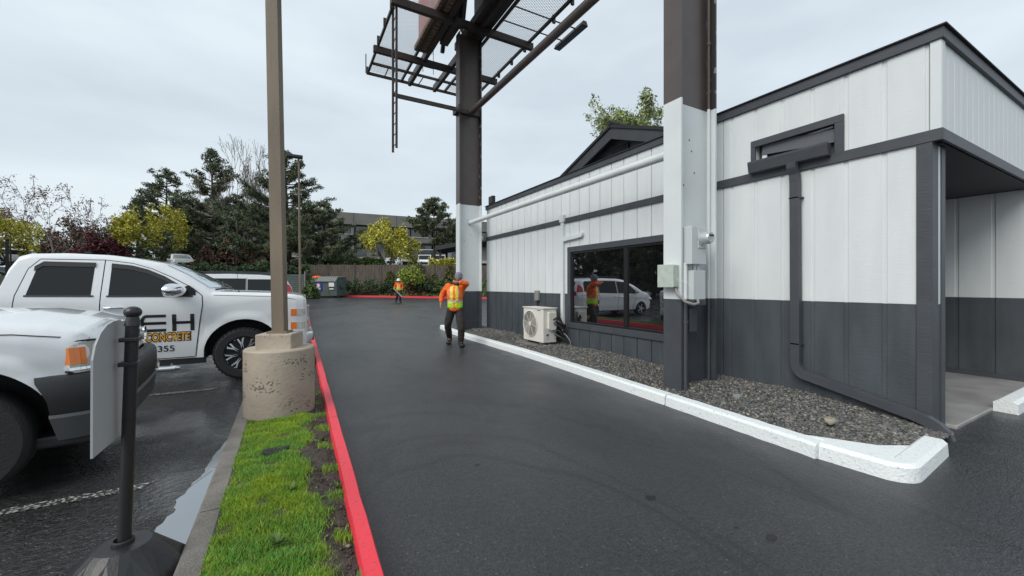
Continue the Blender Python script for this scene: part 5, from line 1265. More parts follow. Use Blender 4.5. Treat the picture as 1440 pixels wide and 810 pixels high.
def person(loc,pose,label,look):
    p=empty('person',(0,0,0),label,'person')
    j=pose; mid=lambda a,b,t=.5: tuple(Vector(a).lerp(Vector(b),t))
    pel=j['pelvis']; ch=j['chest']; nk=j['neck']
    J={'pelvis':(pel,.105),'waist':(mid(pel,ch,.45),(.105,.09)),'chest':(ch,(.125,.105)),'neckb':(mid(ch,nk,.75),.065),'neck':(nk,.052),'headb':(mid(nk,j['head'],.6),.05)}
    E=[('pelvis','waist'),('waist','chest'),('chest','neckb'),('neckb','neck'),('neck','headb')]
    for s in 'lr':
        J[s+'sh']=(j[s+'sh'],.055); J[s+'el']=(j[s+'el'],.040); J[s+'w']=(j[s+'wr'],.027)
        J[s+'ua']=(mid(j[s+'sh'],j[s+'el']),.048)
        E+=[('chest',s+'sh'),(s+'sh',s+'ua'),(s+'ua',s+'el'),(s+'el',s+'w')]
        J[s+'hip']=(j[s+'hip'],.088); J[s+'kn']=(j[s+'kn'],.058); J[s+'an']=(j[s+'an'],.038); J[s+'th']=(mid(j[s+'hip'],j[s+'kn'],.4),.082); J[s+'cf']=(mid(j[s+'kn'],j[s+'an'],.3),.058)
        J[s+'toe']=(tuple(Vector(j[s+'an']).lerp(Vector(j[s+'toe']),.6)),.024)
        E+=[('pelvis',s+'hip'),(s+'hip',s+'th'),(s+'th',s+'kn'),(s+'kn',s+'cf'),(s+'cf',s+'an'),(s+'an',s+'toe')]
    for s in 'lr': fingers(J,E,j[s+'wr'],None,j[s+'hd'],j[s+'hs'],j.get(s+'cu',1),s)
    body=skin('body',J,E,[M['skin'],M['eye_dark']],p,sub=2)
    hm,Rm=head_mb(j['head'],look[0],look[1]); join_into(body,hm)
    # trousers
    T={'pelvis':(tuple(Vector(pel)+Vector((0,0,.04))),.135)};TE=[]
    for s in 'lr':
        T[s+'h']=(j[s+'hip'],.122); T[s+'t']=(mid(j[s+'hip'],j[s+'kn'],.45),.112); T[s+'k']=(j[s+'kn'],.092); T[s+'c']=(mid(j[s+'kn'],j[s+'an'],.5),.090)
        T[s+'a']=(mid(j[s+'kn'],j[s+'an'],1.0),.076)
        TE+=[('pelvis',s+'h'),(s+'h',s+'t'),(s+'t',s+'k'),(s+'k',s+'c'),(s+'c',s+'a')]
    skin('trousers',T,TE,M[pose.get('tm','trousers')],p)
    for s in 'lr':
        a=Vector(j[s+'an']); t_=Vector(j[s+'toe']); d=(t_-a); d.z=0; d=d.normalized()
        B={'a':(tuple(a+Vector((0,0,.07))),.070),'h':(tuple(a-d*.04+Vector((0,0,-.035))),.070),'m':(tuple(a.lerp(t_,.55)+Vector((0,0,-.02))),(.078,.062)),'t':(tuple(t_+d*.07),(.075,.05))}
        b=skin('boot',B,[('a','h'),('h','m'),('m','t')],M['boot'],p)
        zmin=min(v.co.z for v in b.data.vertices); b.data.transform(Matrix.Translation((0,0,j[s+'g']-zmin)))
    # jacket
    Jk={'hem':(tuple(Vector(pel)+Vector((0,0,-.10))),(.185,.16)),'pel':(tuple(Vector(pel)+Vector((0,0,.01))),(.185,.155)),'wa':(mid(pel,ch,.4),(.175,.145)),'ch':(ch,(.185,.15)),'col':(mid(ch,nk,.62),(.095,.085)),'cl2':(mid(ch,nk,.9),.068)}
    JE=[('hem','pel'),('pel','wa'),('wa','ch'),('ch','col'),('col','cl2')]
    for s in 'lr':
        Jk[s+'s']=(j[s+'sh'],.088); Jk[s+'u']=(mid(j[s+'sh'],j[s+'el']),.082); Jk[s+'e']=(j[s+'el'],.074); Jk[s+'f']=(mid(j[s+'el'],j[s+'wr'],.5),.066); Jk[s+'w']=(mid(j[s+'el'],j[s+'wr'],.93),.045)
        JE+=[('ch',s+'s'),(s+'s',s+'u'),(s+'u',s+'e'),(s+'e',s+'f'),(s+'f',s+'w')]
    skin('jacket',Jk,JE,M['orange_cloth'],p)
    # vest over the jacket
    Vt={'hem':(tuple(Vector(pel)+Vector((0,0,-.03))),(.205,.178)),'pel':(tuple(Vector(pel)+Vector((0,0,.07))),(.203,.172)),'wa':(mid(pel,ch,.5),(.195,.162)),'ch':(ch,(.20,.168)),'up':(mid(ch,nk,.42),(.178,.142))}
    VE=[('hem','pel'),('pel','wa'),('wa','ch'),('ch','up')]
    for s in 'lr': Vt[s+'s']=(tuple(Vector(ch).lerp(Vector(j[s+'sh']),.80)),.098); VE.append(('ch',s+'s'))
    v=skin('vest',Vt,VE,M['vest'],p,sub=3)
    if look[2]=='beanie':
        mb=MB(); n=24
        mb.lathe([(.098,-.005),(.103,.01),(.104,.035),(.096,.045),(.098,.07),(.085,.105),(.055,.132),(.02,.143),(0,.144)],(0,0,0),'z',n)
        mb.v=[tuple(Vector(j['head'])+Rm@Vector((x*.93,y*1.1+.006,z))) for x,y,z in mb.v]; mb.build('beanie',M['beanie'],p,smooth=60,noff=True)
        mb=MB(); mb.lathe([(.075,-.02),(.095,.0),(.09,.05),(.07,.06)],tuple(Vector(nk)+Vector((0,0,-.03))),'z',18); mb.build('hood_collar',M['bumper_black'],p,smooth=60)
    else:
        mb=MB(); mb.lathe([(.155,.02),(.158,.025),(.125,.038),(.122,.06),(.112,.10),(.08,.135),(.035,.152),(0,.155)],(0,0,0),'z',24)
        mb.lathe([(.15,.018),(.10,.03)],(0,0,0),'z',24)
        mb.v=[tuple(Vector(j['head'])+Rm@Vector((x*.95,y*1.12,z+.012))) for x,y,z in mb.v]; mb.build('hard_hat',M['hat_white'],p,smooth=50,noff=True)
    p.location=loc; p.rotation_euler=(0,0,-YAW); return p
X1,Y1=cw(9.85,(640-720)/FPX*9.85)
pose={'pelvis':(.0,0,.93),'chest':(.0,-.02,1.33),'neck':(.06,-.04,1.53),'head':(.10,-.10,1.675),
 'lsh':(.195,-.03,1.475),'lel':(.335,-.24,1.53),'lwr':(.10,-.335,1.575),'lhd':(-1,.05,.12),'lhs':(0,.2,1),
 'rsh':(-.195,.02,1.47),'rel':(-.335,.05,1.24),'rwr':(-.34,-.06,1.045),'rhd':(.02,-.12,-1),'rhs':(0,1,0),
 'lhip':(.10,0,.87),'lkn':(.175,-.16,.50),'lan':(.15,-.06,.11),'ltoe':(.20,-.22,.05),'lg':0.0,
 'rhip':(-.10,0,.87),'rkn':(-.19,.04,.51),'ran':(-.20,.42,.16),'rtoe':(-.20,.28,.06),'rg':0.0}
person((X1,Y1,0.003),pose,'person in orange high visibility vest and grey beanie walking with forearm over the face',(-.1,.12,'beanie'))
X2,Y2=cw(28.6,(561-720)/FPX*28.6)
pose2={'pelvis':(.0,0,.90),'chest':(.0,-.03,1.26),'neck':(.0,-.06,1.44),'head':(.0,-.09,1.565),
 'lsh':(.18,-.03,1.38),'lel':(.27,.02,1.13),'lwr':(.26,-.10,.95),'lhd':(0,-.2,-1),'lhs':(0,1,0),
 'rsh':(-.18,-.03,1.38),'rel':(-.30,.02,1.12),'rwr':(-.24,-.20,.98),'rhd':(.5,-.6,-.4),'rhs':(0,0,1),
 'lhip':(.09,0,.84),'lkn':(.11,-.14,.48),'lan':(.12,-.06,.10),'ltoe':(.18,-.2,.05),'lg':0.0,
 'rhip':(-.09,0,.84),'rkn':(-.13,.05,.47),'ran':(-.28,.28,.16),'rtoe':(-.27,.15,.08),'rg':.02,'tm':'trousers_navy'}
person((X2,Y2,g(Y2)+.003),pose2,'person in white hard hat and orange vest holding a blower near the dumpster',(0,.25,'hat'))
def l2w(X,Y,Z,x,y,z): return (X+x*RV[0]+y*FV[0],Y+x*RV[1]+y*FV[1],Z+z)
bl=empty('leaf_blower',(X2,Y2,g(Y2)+.8),'long leaf blower tube held by the far worker in the hard hat','blower')
q=[l2w(X2,Y2,g(Y2),*a) for a in ((-.32,-.22,1.02),(-.1,-.36,.86),(.30,-.55,.50),(.42,-.6,.42))]
mb=MB(); mb.tube(q,[.05,.045,.05,.06],10); mb.build('tube',M['glove'],bl,smooth=40)
mb=MB(); mb.obox(l2w(X2,Y2,g(Y2),0,.20,1.22),(.36,.22,.42),(0,0,-YAW)); mb.build('engine_pack',M['bumper_black'],bl,bevel=.04)
mb=MB(); mb.tube([l2w(X2,Y2,g(Y2),-.15,.2,1.1),l2w(X2,Y2,g(Y2),-.38,.1,1.05),l2w(X2,Y2,g(Y2),-.32,-.22,1.02)],.05,8); mb.build('hose',M['bumper_black'],bl,smooth=60)
# ------------------------------------------------------------------ dumpster
dx,dy=at(463,36.2); dz=g(dy)
dp=empty('dumpster',(0,0,0),'grey green steel dumpster with ribbed lid in front of the wooden fence','dumpster')
w_=1.17; V=[(-w_,-.75,.18),(w_,-.75,.18),(w_,.75,.18),(-w_,.75,.18)]
mb=MB(); mb.prism([(-.80,.16),(.80,.16),(.85,1.68),(-.5,1.58),(-.85,1.38)],'x',-w_,w_); mb.build('bin',M['bin_green'],dp)
mb=MB()
for x in (-w_-.03,-.4,.4,w_-.05): mb.prism([(-.83,.16),(-.80,.16),(-.85,1.42),(-.89,1.42)],'x',x,x+.08)
mb.box(-w_-.04,-.93,1.34,w_+.04,-.85,1.44); mb.box(-w_-.04,-.9,.14,w_+.04,.85,.22); mb.build('rib',M['bin_green'],dp)
mb=MB()
for k in range(13): x=-w_+.02+k*(2*w_-.04)/13; mb.prism([(-.94,1.40),(-.55,1.82),(.86,1.90),(.86,1.70),(-.5,1.6),(-.90,1.38)],'x',x,x+.11,0); mb.prism([(-.91,1.40),(-.53,1.79),(.86,1.87),(.86,1.71),(-.5,1.61),(-.89,1.39)],'x',x+.111,x+.182,1)
mb.build('lid',[M['bin_lid'],M['bin_green']],dp)
mb=MB(); mb.box(-w_-.16,-.3,.85,-w_-.03,.3,1.05); mb.box(w_+.03,-.3,.85,w_+.16,.3,1.05); mb.build('fork_pocket',M['bin_green'],dp)
mb=MB(); mb.box(-.82,-.90,.62,-.18,-.875,1.26,0); mb.box(-.74,-.905,.72,-.26,-.899,.78,1); mb.box(-.70,-.905,.82,-.30,-.899,.86,1)
mb.lathe([(0,-.006),(.17,-.006),(.17,0)],(-.5,-.899,1.05),'y',20,2); mb.lathe([(0,-.009),(.10,-.009)],(-.5,-.899,1.05),'y',6,1); mb.build('notice',[M['blue_sign'],M['label_white'],M['pink_mark']],dp)
mb=MB(); mb.box(.50,-.90,.95,1.0,-.885,1.30); mb.box(.55,-.90,.70,.95,-.885,.80); mb.build('label',M['label_white'],dp)
for x in (-.9,.9):
    mb=MB(); mb.lathe([(0,-.04),(.08,-.04),(.08,.04),(0,.04)],(x,-.6,.08),'x',12); mb.build('caster',M['rubber'],dp)
dp.location=(dx,dy,dz); dp.rotation_euler=(0,0,-YAW-.12)
bx,by=at(448,36.0); mb=MB(); mb.ell((bx-.1,by,dz+1.68),(.42,.35,.22),10,7); mb.v=[(x+random.uniform(-.06,.06),y+random.uniform(-.06,.06),z+random.uniform(-.05,.05)) for x,y,z in mb.v]
tag(mb.build('rubbish_bag',M['orange_cloth'],smooth=60,weld=True),'bright orange bag lying on the left end of the dumpster lid','bag')
# ------------------------------------------------------------------ bank, upper lots (terrain follows depth from the street)
def edge(l):   # distance at which the bank starts
    return float(np.interp(l,[-60,-30,-23,-20.5,-19,-12,30],[26,26,28,32,37.5,37.2,35.6]))
def TZ(f,l):
    e=edge(l); x,y=cw(f,l)
    if f<e: return g(y)-.04
    t=min(1,(f-e)/5.0); top=float(np.interp(l,[-60,-30,-16,-10,30],[2.1,2.3,2.6,3.0,3.1]))
    t=t*t*(3-2*t); return (g(y)-.02)*(1-t)+top*t
V=[];F=[]; ls=lin(-75,40,58); fs=[0,1,2,3,4,5,6,8,12,20,40,80,200,800]
for l in ls:
    for d in fs:
        f=edge(l)+d; x,y=cw(f,l*(1+ d/200)); V.append((x,y,TZ(f,l)))
n=len(fs)
for i in range(len(ls)-1):
    for k in range(n-1): F.append((i*n+k,(i+1)*n+k,(i+1)*n+k+1,i*n+k+1))
mb=MB(); mb.add(V,F); struct(mb.build('terrain',M['bank'],smooth=80))
# ------------------------------------------------------------------ wooden fence
def fence(u0,u1,f,n,zt0,zt1):
    fe=empty('wooden_fence',(*at(u0,f),2),'weathered grey wooden board fence behind the dumpster and shrubs','fence')
    for k in range(n):
        a=u0+(u1-u0)*k/n; b=u0+(u1-u0)*(k+1)/n; pa=Vector(at(a,f)); pb=Vector(at(b,f)); d=(pb-pa); L_=d.length; d.normalize()
        mb=MB(); s=0; nn=Vector((-d.y,d.x))
        while s<L_-.02:
            w=.14; q=pa+d*s; r_=pa+d*min(s+w,L_); z1=zt0+(zt1-zt0)*k/n+random.uniform(-.05,.03); o_=nn*random.uniform(0,.02)
            q=q+o_; r_=r_+o_; e=nn*.02
            vs=[(q.x,q.y,1.2),(r_.x,r_.y,1.2),(r_.x+e.x,r_.y+e.y,1.2),(q.x+e.x,q.y+e.y,1.2)]; vs+=[(x,y,z1) for x,y,_ in vs]
            mb.add(vs,[(0,1,5,4),(1,2,6,5),(2,3,7,6),(3,0,4,7),(4,5,6,7)]); s+=w+.012
        mb.build('board_panel',M['fence_wood'],fe)
        mb=MB(); mb.box(pa.x-.06,pa.y-.06,1.0,pa.x+.06,pa.y+.06,zt0+.12); mb.build('post',M['fence_wood'],fe)
fence(424,760,39.6,9,zz(372,39.6),zz(373.5,39.6))
# ------------------------------------------------------------------ foliage tools
def leaves(name,P,rad,n,size,m,parent,asp=.5,flat=0.0,shade=(.55,1.45),up=0,seed=0,tri=False):
    """n leaf faces round each point of P (k,3); rad: per-point radius"""
    r=np.random.RandomState(seed); P=np.asarray(P,dtype=float); k=len(P); rad=np.broadcast_to(np.asarray(rad,dtype=float),(k,))
    d=r.normal(0,1,(k,n,3)); d/=np.linalg.norm(d,axis=2,keepdims=True); q=r.uniform(0,1,(k,n,1))**.5
    C=P[:,None]+d*q*rad[:,None,None]*np.array([1,1,1-flat]); C=C.reshape(-1,3); N=len(C)
    a=r.normal(0,1,(N,3)); a[:,2]+=up; a/=np.linalg.norm(a,axis=1,keepdims=True); b=np.cross(a,r.normal(0,1,(N,3))); b/=np.linalg.norm(b,axis=1,keepdims=True)
    s=size*r.uniform(.6,1.4,(N,1)); a=a*s; b=b*s*asp
    V=np.stack([C-a,C+b*.9,C+a,C-b*.9],1).reshape(-1,3); F=np.arange(4*N).reshape(N,4)
    cl=r.uniform(shade[0],shade[1],(k,1)); t=(cl*r.uniform(.75,1.25,(k,n))).reshape(-1)
    return npmesh(name,V,F,m,parent,tint=t)
def grow(rng,p,d,L,r,lev,maxlev,segs,tips,spread=.6,split=(3,4),up=.15,shrink=.68,wob=.12):
    pts=[p]; rad=[r]; n=3; q=p.copy(); dd=d.copy()
    for i in range(n):
        dd=(dd+Vector((rng.gauss(0,wob),rng.gauss(0,wob),rng.gauss(0,wob)+up*.3))).normalized(); q=q+dd*L/n; pts.append(q.copy()); rad.append(r*(1-.45*(i+1)/n))
    segs.append((pts,rad,lev))
    if lev==maxlev-1: tips.append(pts[2]); tips.append(pts[1])
    if lev>=maxlev: tips.append(q); tips.append(pts[2]); return
    k=rng.randint(*split)
    for i in range(k):
        a=2*PI*(i+rng.random()*.6)/k; o=dd.orthogonal().normalized(); o2=dd.cross(o); s=spread*rng.uniform(.6,1.2)
        nd=(dd+(o*math.cos(a)+o2*math.sin(a))*s+Vector((0,0,up))).normalized()
        st=pts[-1] if i<k-1 else pts[2]
        grow(rng,st,nd,L*shrink*rng.uniform(.8,1.15),rad[-1]*.75,lev+1,maxlev,segs,tips,spread,split,up,shrink,wob)
def wood(segs,m,parent,name='trunk',minr=.0):
    mb=MB()
    for pts,rad,lev in segs: mb.tube(pts,[max(x,minr) for x in rad],7 if lev<1 else (5 if lev<2 else 3),cap=False)
    return mb.build(name,m,parent,smooth=60)
def broad(x,y,z,h,label,leafm,bark='bark',seed=1,spread=.6,th=.25,lev=3,n=16,size=.13,rad=.5,up=.15,kind='tree',group=None,trunks=1,r0=None,W=None,split=(3,4),shade=(.55,1.45),minr=.012,shrink=.68,wob=.12):
    rng=random.Random(seed); t=empty('broadleaf_tree',(x,y,z),label,kind,group); segs=[];tips=[]
    tot=th+sum(shrink**i for i in range(1,lev+1))*.62
    L=h/(th+ .78*sum(shrink**i for i in range(0,lev)) ) 
    for k in range(trunks):
        d=Vector((rng.gauss(0,.05+.25*(trunks>1)),rng.gauss(0,.05+.25*(trunks>1)),1)).normalized()
        base=Vector((x,y,z)); r=r0 or h*.022
        p1=base+d*L*th; segs.append(([base,p1],[r*1.3,r],0))
        kk=rng.randint(4,5)
        for i in range(kk):
            a=2*PI*(i+rng.random()*.5)/kk; nd=Vector((math.cos(a)*spread,math.sin(a)*spread,.75+.5*rng.random())).normalized()
            grow(rng,p1,nd,L*.62*rng.uniform(.85,1.1),r*.6,1,lev,segs,tips,spread,split,up,shrink,wob)
    zs=max(q.z for q in tips)-z; s=h/zs
    rr_=sorted(math.hypot(q.x-x,q.y-y) for q in tips)[int(len(tips)*.9)]; sx=s if W is None else W*.5/rr_
    def sc(q): return Vector((x+(q.x-x)*sx,y+(q.y-y)*sx,z+(q.z-z)*s))
    segs=[([sc(q) for q in a],b,c) for a,b,c in segs]; tips=[sc(q) for q in tips]
    wood(segs,M[bark],t,minr=minr)
    if leafm: leaves('crown',[tuple(q) for q in tips],rad,n,size,M[leafm],t,seed=seed,shade=shade)
    return t
def pine(x,y,z,h,w,label,seed,leafm='leaf_pine',start=.15,dens=1.0,top=.25,group='dark evergreen trees at the back',irr=.35,size=.22):
    rng=random.Random(seed); t=empty('pine_tree',(x,y,z),label,'tree',group); segs=[]; P=[];Rd=[]
    lean=Vector((rng.gauss(0,.03),rng.gauss(0,.03),0)); tr=[Vector((x,y,z))+Vector((lean.x*h*q,lean.y*h*q,h*q)) for q in (0,.3,.6,.85,1)]
    segs.append((tr,[h*.022,h*.017,h*.011,h*.005,.02],0))
    k=int(h*5.5*dens); 
    for i in range(k):
        q=start+(1-start)*(i+rng.random())/k; zc=z+h*q; env=(1-((q-start)/(1-start)))**.75*(1-top)+top*(1-q)+.06
        if q<start+.12: env*=.8
        L=w*.5*env*1.45*rng.uniform(1-irr*1.4,1+irr*.5); a=rng.uniform(0,2*PI); el=rng.uniform(-.12,.35)+.35*q
        b=Vector((x+lean.x*h*q,y+lean.y*h*q,zc)); d=Vector((math.cos(a),math.sin(a),el)).normalized()
        m_=b+d*L*.55+Vector((0,0,-.03*L)); e=b+d*L+Vector((0,0,.10*L))
        segs.append(([b,m_,e],[h*.006,h*.004,.01],2))
        nn=max(2,int(L/.34))
        for s_ in range(nn):
            tt=.3+.7*(s_+.5)/nn; c=b.lerp(m_,min(1,tt*2)) if tt<.5 else m_.lerp(e,(tt-.5)*2)
            P.append((c.x+rng.gauss(0,.13),c.y+rng.gauss(0,.13),c.z+rng.gauss(.04,.09))); Rd.append((.42 if tt>.4 else .34)*(.7+.03*h))
    wood(segs,M['bark'],t)
    leaves('crown',P,np.array(Rd),38,size*.78,M[leafm],t,asp=.28,flat=.45,seed=seed,shade=(.45,1.6),up=.4)
    return t
def U(u,f,v=None): x,y=at(u,f); return x,y
def bush(name,u,f,vt,vb,wpx,m,label,seed,n=900,size=.09,cat='shrub',group=None,depth=1.0):
    x,y=at(u,f); z0,z1=zz(vb,f),zz(vt,f); w=wpx*f/FPX/2; t=empty(name,(x,y,z0),label,cat,group)
    r=np.random.RandomState(seed); k=n//14
    d=r.normal(0,1,(k,3)); d/=np.linalg.norm(d,axis=1,keepdims=True); q=r.uniform(.55,1,(k,1))
    P=d*q*np.array([w,w*depth,(z1-z0)*.55])*(1+.15*np.sin(d[:,:1]*5+d[:,1:2]*4)); P[:,2]=np.abs(P[:,2]*1.0)*1.7
    P+=np.array([x,y,z0]); leaves('foliage',P,max(.12,w*.22),14,size,M[m],t,seed=seed)
    mb=MB()
    for i in range(6): a=i*1.05; mb.tube([(x,y,z0-.3),(x+w*.4*math.cos(a),y+w*.4*math.sin(a),z0+(z1-z0)*.6)],[.03,.01],5)
    mb.build('stem',M['bark'],t); return t
# shrubs in front of fence and ground cover on the bank
SG='shrubs planted along the foot of the fence'
bush('shrub',577,37.6,374.5,398,40,'leaf_lime','round yellow green shrub rising above the fence line',21,n=3600,size=.10,group=SG)
bush('shrub',437,33.5,391,418,24,'leaf_green','leafy green bush beside the left end of the dumpster',22,n=2000,size=.09,group=SG)
for i,(u,w,vt,vb,m,lab) in enumerate(((497,28,391,408,'leaf_dark','dark green shrub just right of the dumpster'),(522,30,392,408,'leaf_dark','second dark shrub right of the dumpster'),(545,24,395,408,'leaf_dark','low dark shrub behind the worker in the hard hat'),(600,26,392,408,'leaf_dark','dark shrub under the round yellow green shrub'),(625,30,390,407,'leaf_green','green shrub left of the far column'),(655,30,388,407,'leaf_dark','dark shrub hidden behind the far column'))):
    bush('shrub',u,37.9,vt,vb,w,m,lab,30+i,n=1100,size=.09,group=SG)
def cover():
    N=17000; l=rs.uniform(-12.5,3.5,N); e=np.array([edge(a) for a in l]); d=rs.uniform(.15,3.6,N); f=e+d
    z=np.array([TZ(a,b) for a,b in zip(f,l)]); x=FV[0]*f+RV[0]*l; y=FV[1]*f+RV[1]*l; z=z+rs.uniform(-.05,.42,N)*(.6+.4*np.sin(l*2.2+d*2))
    P=np.stack([x,y,z],1); r=rs; a=r.normal(0,1,(N,3)); a/=np.linalg.norm(a,axis=1,keepdims=True); b=np.cross(a,r.normal(0,1,(N,3))); b/=np.linalg.norm(b,axis=1,keepdims=True)
    s=r.uniform(.05,.12,(N,1)); V=np.stack([P-a*s,P+b*s*.6,P+a*s,P-b*s*.6],1).reshape(-1,3)
    t=np.stack([r.uniform(.5,1.9,N)]*3,1); red=np.sin(l*1.3+d)+r.normal(0,.7,N)>.6; t[red]*=np.array([1.5,.8,.8]); t[~red]*=np.array([.8,1.25,.7])
    o=npmesh('ground_cover',V,np.arange(4*N).reshape(N,4),M['leaf_cover'],tint=t); o['kind']='stuff'; tag(o,'low reddish green ground cover on the bank above the far kerb','ground cover')
    # ivy on the fence
    N=5200; u=rs.uniform(540,640,N); k=.5+.5*np.sin(u*.11)+.5*np.sin(u*.31+1); dd=rs.uniform(0,1,N)**1.3; v=398-dd*26*np.clip(k,.15,1.05); f=39.5-rs.uniform(0,.25,N)
    l=(u-720)/FPX*f; P=np.stack([FV[0]*f+RV[0]*l,FV[1]*f+RV[1]*l,H+(401-v)*f/FPX],1)
    a=rs.normal(0,1,(N,3)); a/=np.linalg.norm(a,axis=1,keepdims=True); b=np.cross(a,rs.normal(0,1,(N,3))); b/=np.linalg.norm(b,axis=1,keepdims=True); s=rs.uniform(.05,.11,(N,1))
    t=rs.uniform(.6,1.6,N)[:,None]*np.array([1.1,1.15,.7])
    o=npmesh('ivy',np.stack([P-a*s,P+b*s*.7,P+a*s,P-b*s*.7],1).reshape(-1,3),np.arange(4*N).reshape(N,4),M['leaf_cover'],tint=t); o['kind']='stuff'; tag(o,'ivy creeping over the weathered board fence','ivy')
cover()
def hedge(name,u0,u1,f,vt,vb,m,label,seed,n,size,depth=1.0,amp=.2):
    r=np.random.RandomState(seed); u=r.uniform(u0,u1,n); ff=f+r.uniform(0,depth,n); zt=H+(401-vt)*f/FPX; zb=H+(401-vb)*f/FPX
    top=zt-(amp*(.5+.5*np.sin(u*.21+seed))+.6*amp*(.5+.5*np.sin(u*.07+seed*2))); z=zb+(top-zb)*r.uniform(0,1,n)**.6
    l=(u-720)/FPX*ff; P=np.stack([FV[0]*ff+RV[0]*l,FV[1]*ff+RV[1]*l,z],1)
    o=leaves(name,P,.18,8,size,M[m],None,seed=seed); o['kind']='stuff'; return tag(o,label,name.replace('_',' '))
hedge('hedge',428,540,42.5,362.5,375,'leaf_green','clipped green hedge above the board fence',3,1500,.10,1.2,.15)
hedge('hedge',604,650,43,362,376,'leaf_yellow','yellow green hedge right of the box trucks',4,500,.10,1.2,.2)
# undergrowth masses on the left bank
hedge('undergrowth',-40,150,45,333,372,'leaf_brown','brown leafless undergrowth below the pink budding tree',5,2400,.16,5,1.2)
hedge('undergrowth',130,300,43,340,372,'leaf_dark','dark green undergrowth behind the white pickup roof',6,2600,.17,4,1.4)
hedge('undergrowth',270,400,40,335,372,'leaf_brown','brown and green undergrowth in front of the pines',7,2300,.15,3,1.6)
hedge('undergrowth',240,435,36,368,384,'leaf_dark','low dark undergrowth behind the minivan roof',8,1500,.12,3,.4)
# trees
TG='trees lining the lots in the background'
broad(*U(75,44),2.2,zz(238,44)-2.2,'large bare tree with pink buds spreading at the far left','leaf_bud','bark_grey',seed=5,spread=1.15,lev=5,n=4,size=.10,rad=.36,up=.0,group=TG,minr=.020,r0=.19,shade=(.6,1.5),W=12,split=(2,4))
broad(*U(12,36),1.9,zz(300,36)-1.9,'yellow green tree at the left edge behind the dark post','leaf_yellow',seed=8,spread=.75,lev=3,n=40,size=.12,rad=.55,group=TG,W=4.6)
broad(*U(-12,52),2.0,zz(290,52)-2.0,'reddish budding tree at the extreme left edge','leaf_bud',seed=9,spread=.7,lev=3,n=30,size=.16,rad=.7,group=TG,W=6)
broad(*U(153,39),2.1,zz(326,39)-2.1,'small dark red maple between the pink tree and yellow tree','leaf_red',seed=10,spread=.9,lev=3,n=40,size=.12,rad=.4,th=.12,group=TG,W=3)
broad(*U(217,37),2.2,zz(291,37)-2.2,'bright yellow green tree in front of the dark pines','leaf_yellow',seed=12,spread=.72,lev=4,n=20,size=.12,rad=.5,th=.08,group=TG,r0=.10,W=4.9,split=(2,4))
broad(*U(110,50),2.1,zz(312,50)-2.1,'olive brown low tree behind the pink budding tree','leaf_brown',seed=14,spread=.9,lev=3,n=30,size=.17,rad=.75,group=TG,W=6.5)
broad(*U(345,43),2.3,zz(196,43)-2.3,'tall bare tree behind the near light pole','leaf_bud','bark_grey',seed=17,spread=.8,lev=5,n=1,size=.06,rad=.3,up=.12,group=TG,minr=.017,r0=.15,W=7,split=(2,4))
broad(*U(372,46),2.3,zz(232,46)-2.3,'second bare tree just right of the tall bare tree','leaf_bud','bark_grey',seed=19,spread=.6,lev=5,n=1,size=.07,rad=.3,up=.2,group=TG,minr=.017,r0=.13,W=5.5,split=(2,4))
broad(*U(546,44),2.9,zz(309,44)-2.9,'round yellow green tree in front of the office building','leaf_yellow',seed=23,spread=.85,lev=4,n=22,size=.13,rad=.62,th=.10,group=TG,r0=.13,W=5.8,split=(2,4))
pine(*U(232,50),2.2,zz(240,50)-2.2,9.5,'dark pine with a broad top left of the tallest pines',31,start=.1,irr=.45,top=.5)
pine(*U(192,52),2.2,zz(282,52)-2.2,6.5,'smaller dark pine beside the broad topped pine',32)
pine(*U(305,46),2.3,zz(214,46)-2.3,8.2,'tall pointed pine left of the near light pole',33,start=.08,irr=.4)
pine(*U(268,44),2.3,zz(300,44)-2.3,5.5,'short dark evergreen between the two tall pines',34)
pine(*U(342,49),2.3,zz(285,49)-2.3,7.0,'dark evergreen partly behind the near light pole',35)
pine(*U(408,43),2.6,zz(214,43)-2.6,10.5,'largest dark pine behind the slender light pole',36,start=.02,dens=1.5,irr=.35,top=.4,size=.2)
pine(*U(455,44),2.8,zz(288,44)-2.8,7.5,'drooping right side pine next to the largest pine',37,start=.02,dens=1.3,irr=.4,top=.4)
pine(*U(611,48),3.0,zz(282,48)-3.0,6.2,'single pine right of the yellow green tree by the office',38,start=.36,irr=.35,dens=1.3)
broad(*U(648,52),3.0,zz(308,52)-3.0,'brownish young tree between the pine and the far column','leaf_brown',seed=41,spread=.4,lev=3,n=26,size=.15,rad=.6,up=.3,group=TG,W=4)
# poplar beyond the building roof
broad(*at(886,31),.3,zz(128,31)-.3,'pale green poplar rising behind the building roof','leaf_pale','bark_grey',seed=43,spread=.5,lev=5,n=17,size=.11,rad=.42,up=.35,th=.5,group=TG,minr=.010,r0=.15,split=(2,4),W=6.8)
# evergreens beyond the left edge, seen in the window reflection
pr=pine(-34,33,1.2,13,9,'tall evergreen standing beyond the left edge, mirrored in the building window',51,start=.03)
for i,(x_,y_) in enumerate(((-38,40),(-33,46),(-40,52),(-30,26),(-36,58),(-42,33),(-28,20),(-31,38),(-35,49),(-30,43),(-27,34),(-38,36),(-34,54),(-44,45),(-29,30))):
    c=copy_tree(pr); c.location=(x_,y_,1.2-.1*i); c.rotation_euler=(0,0,i*1.3)
    c['label']='tall evergreen standing beyond the left edge, mirrored in the building window'
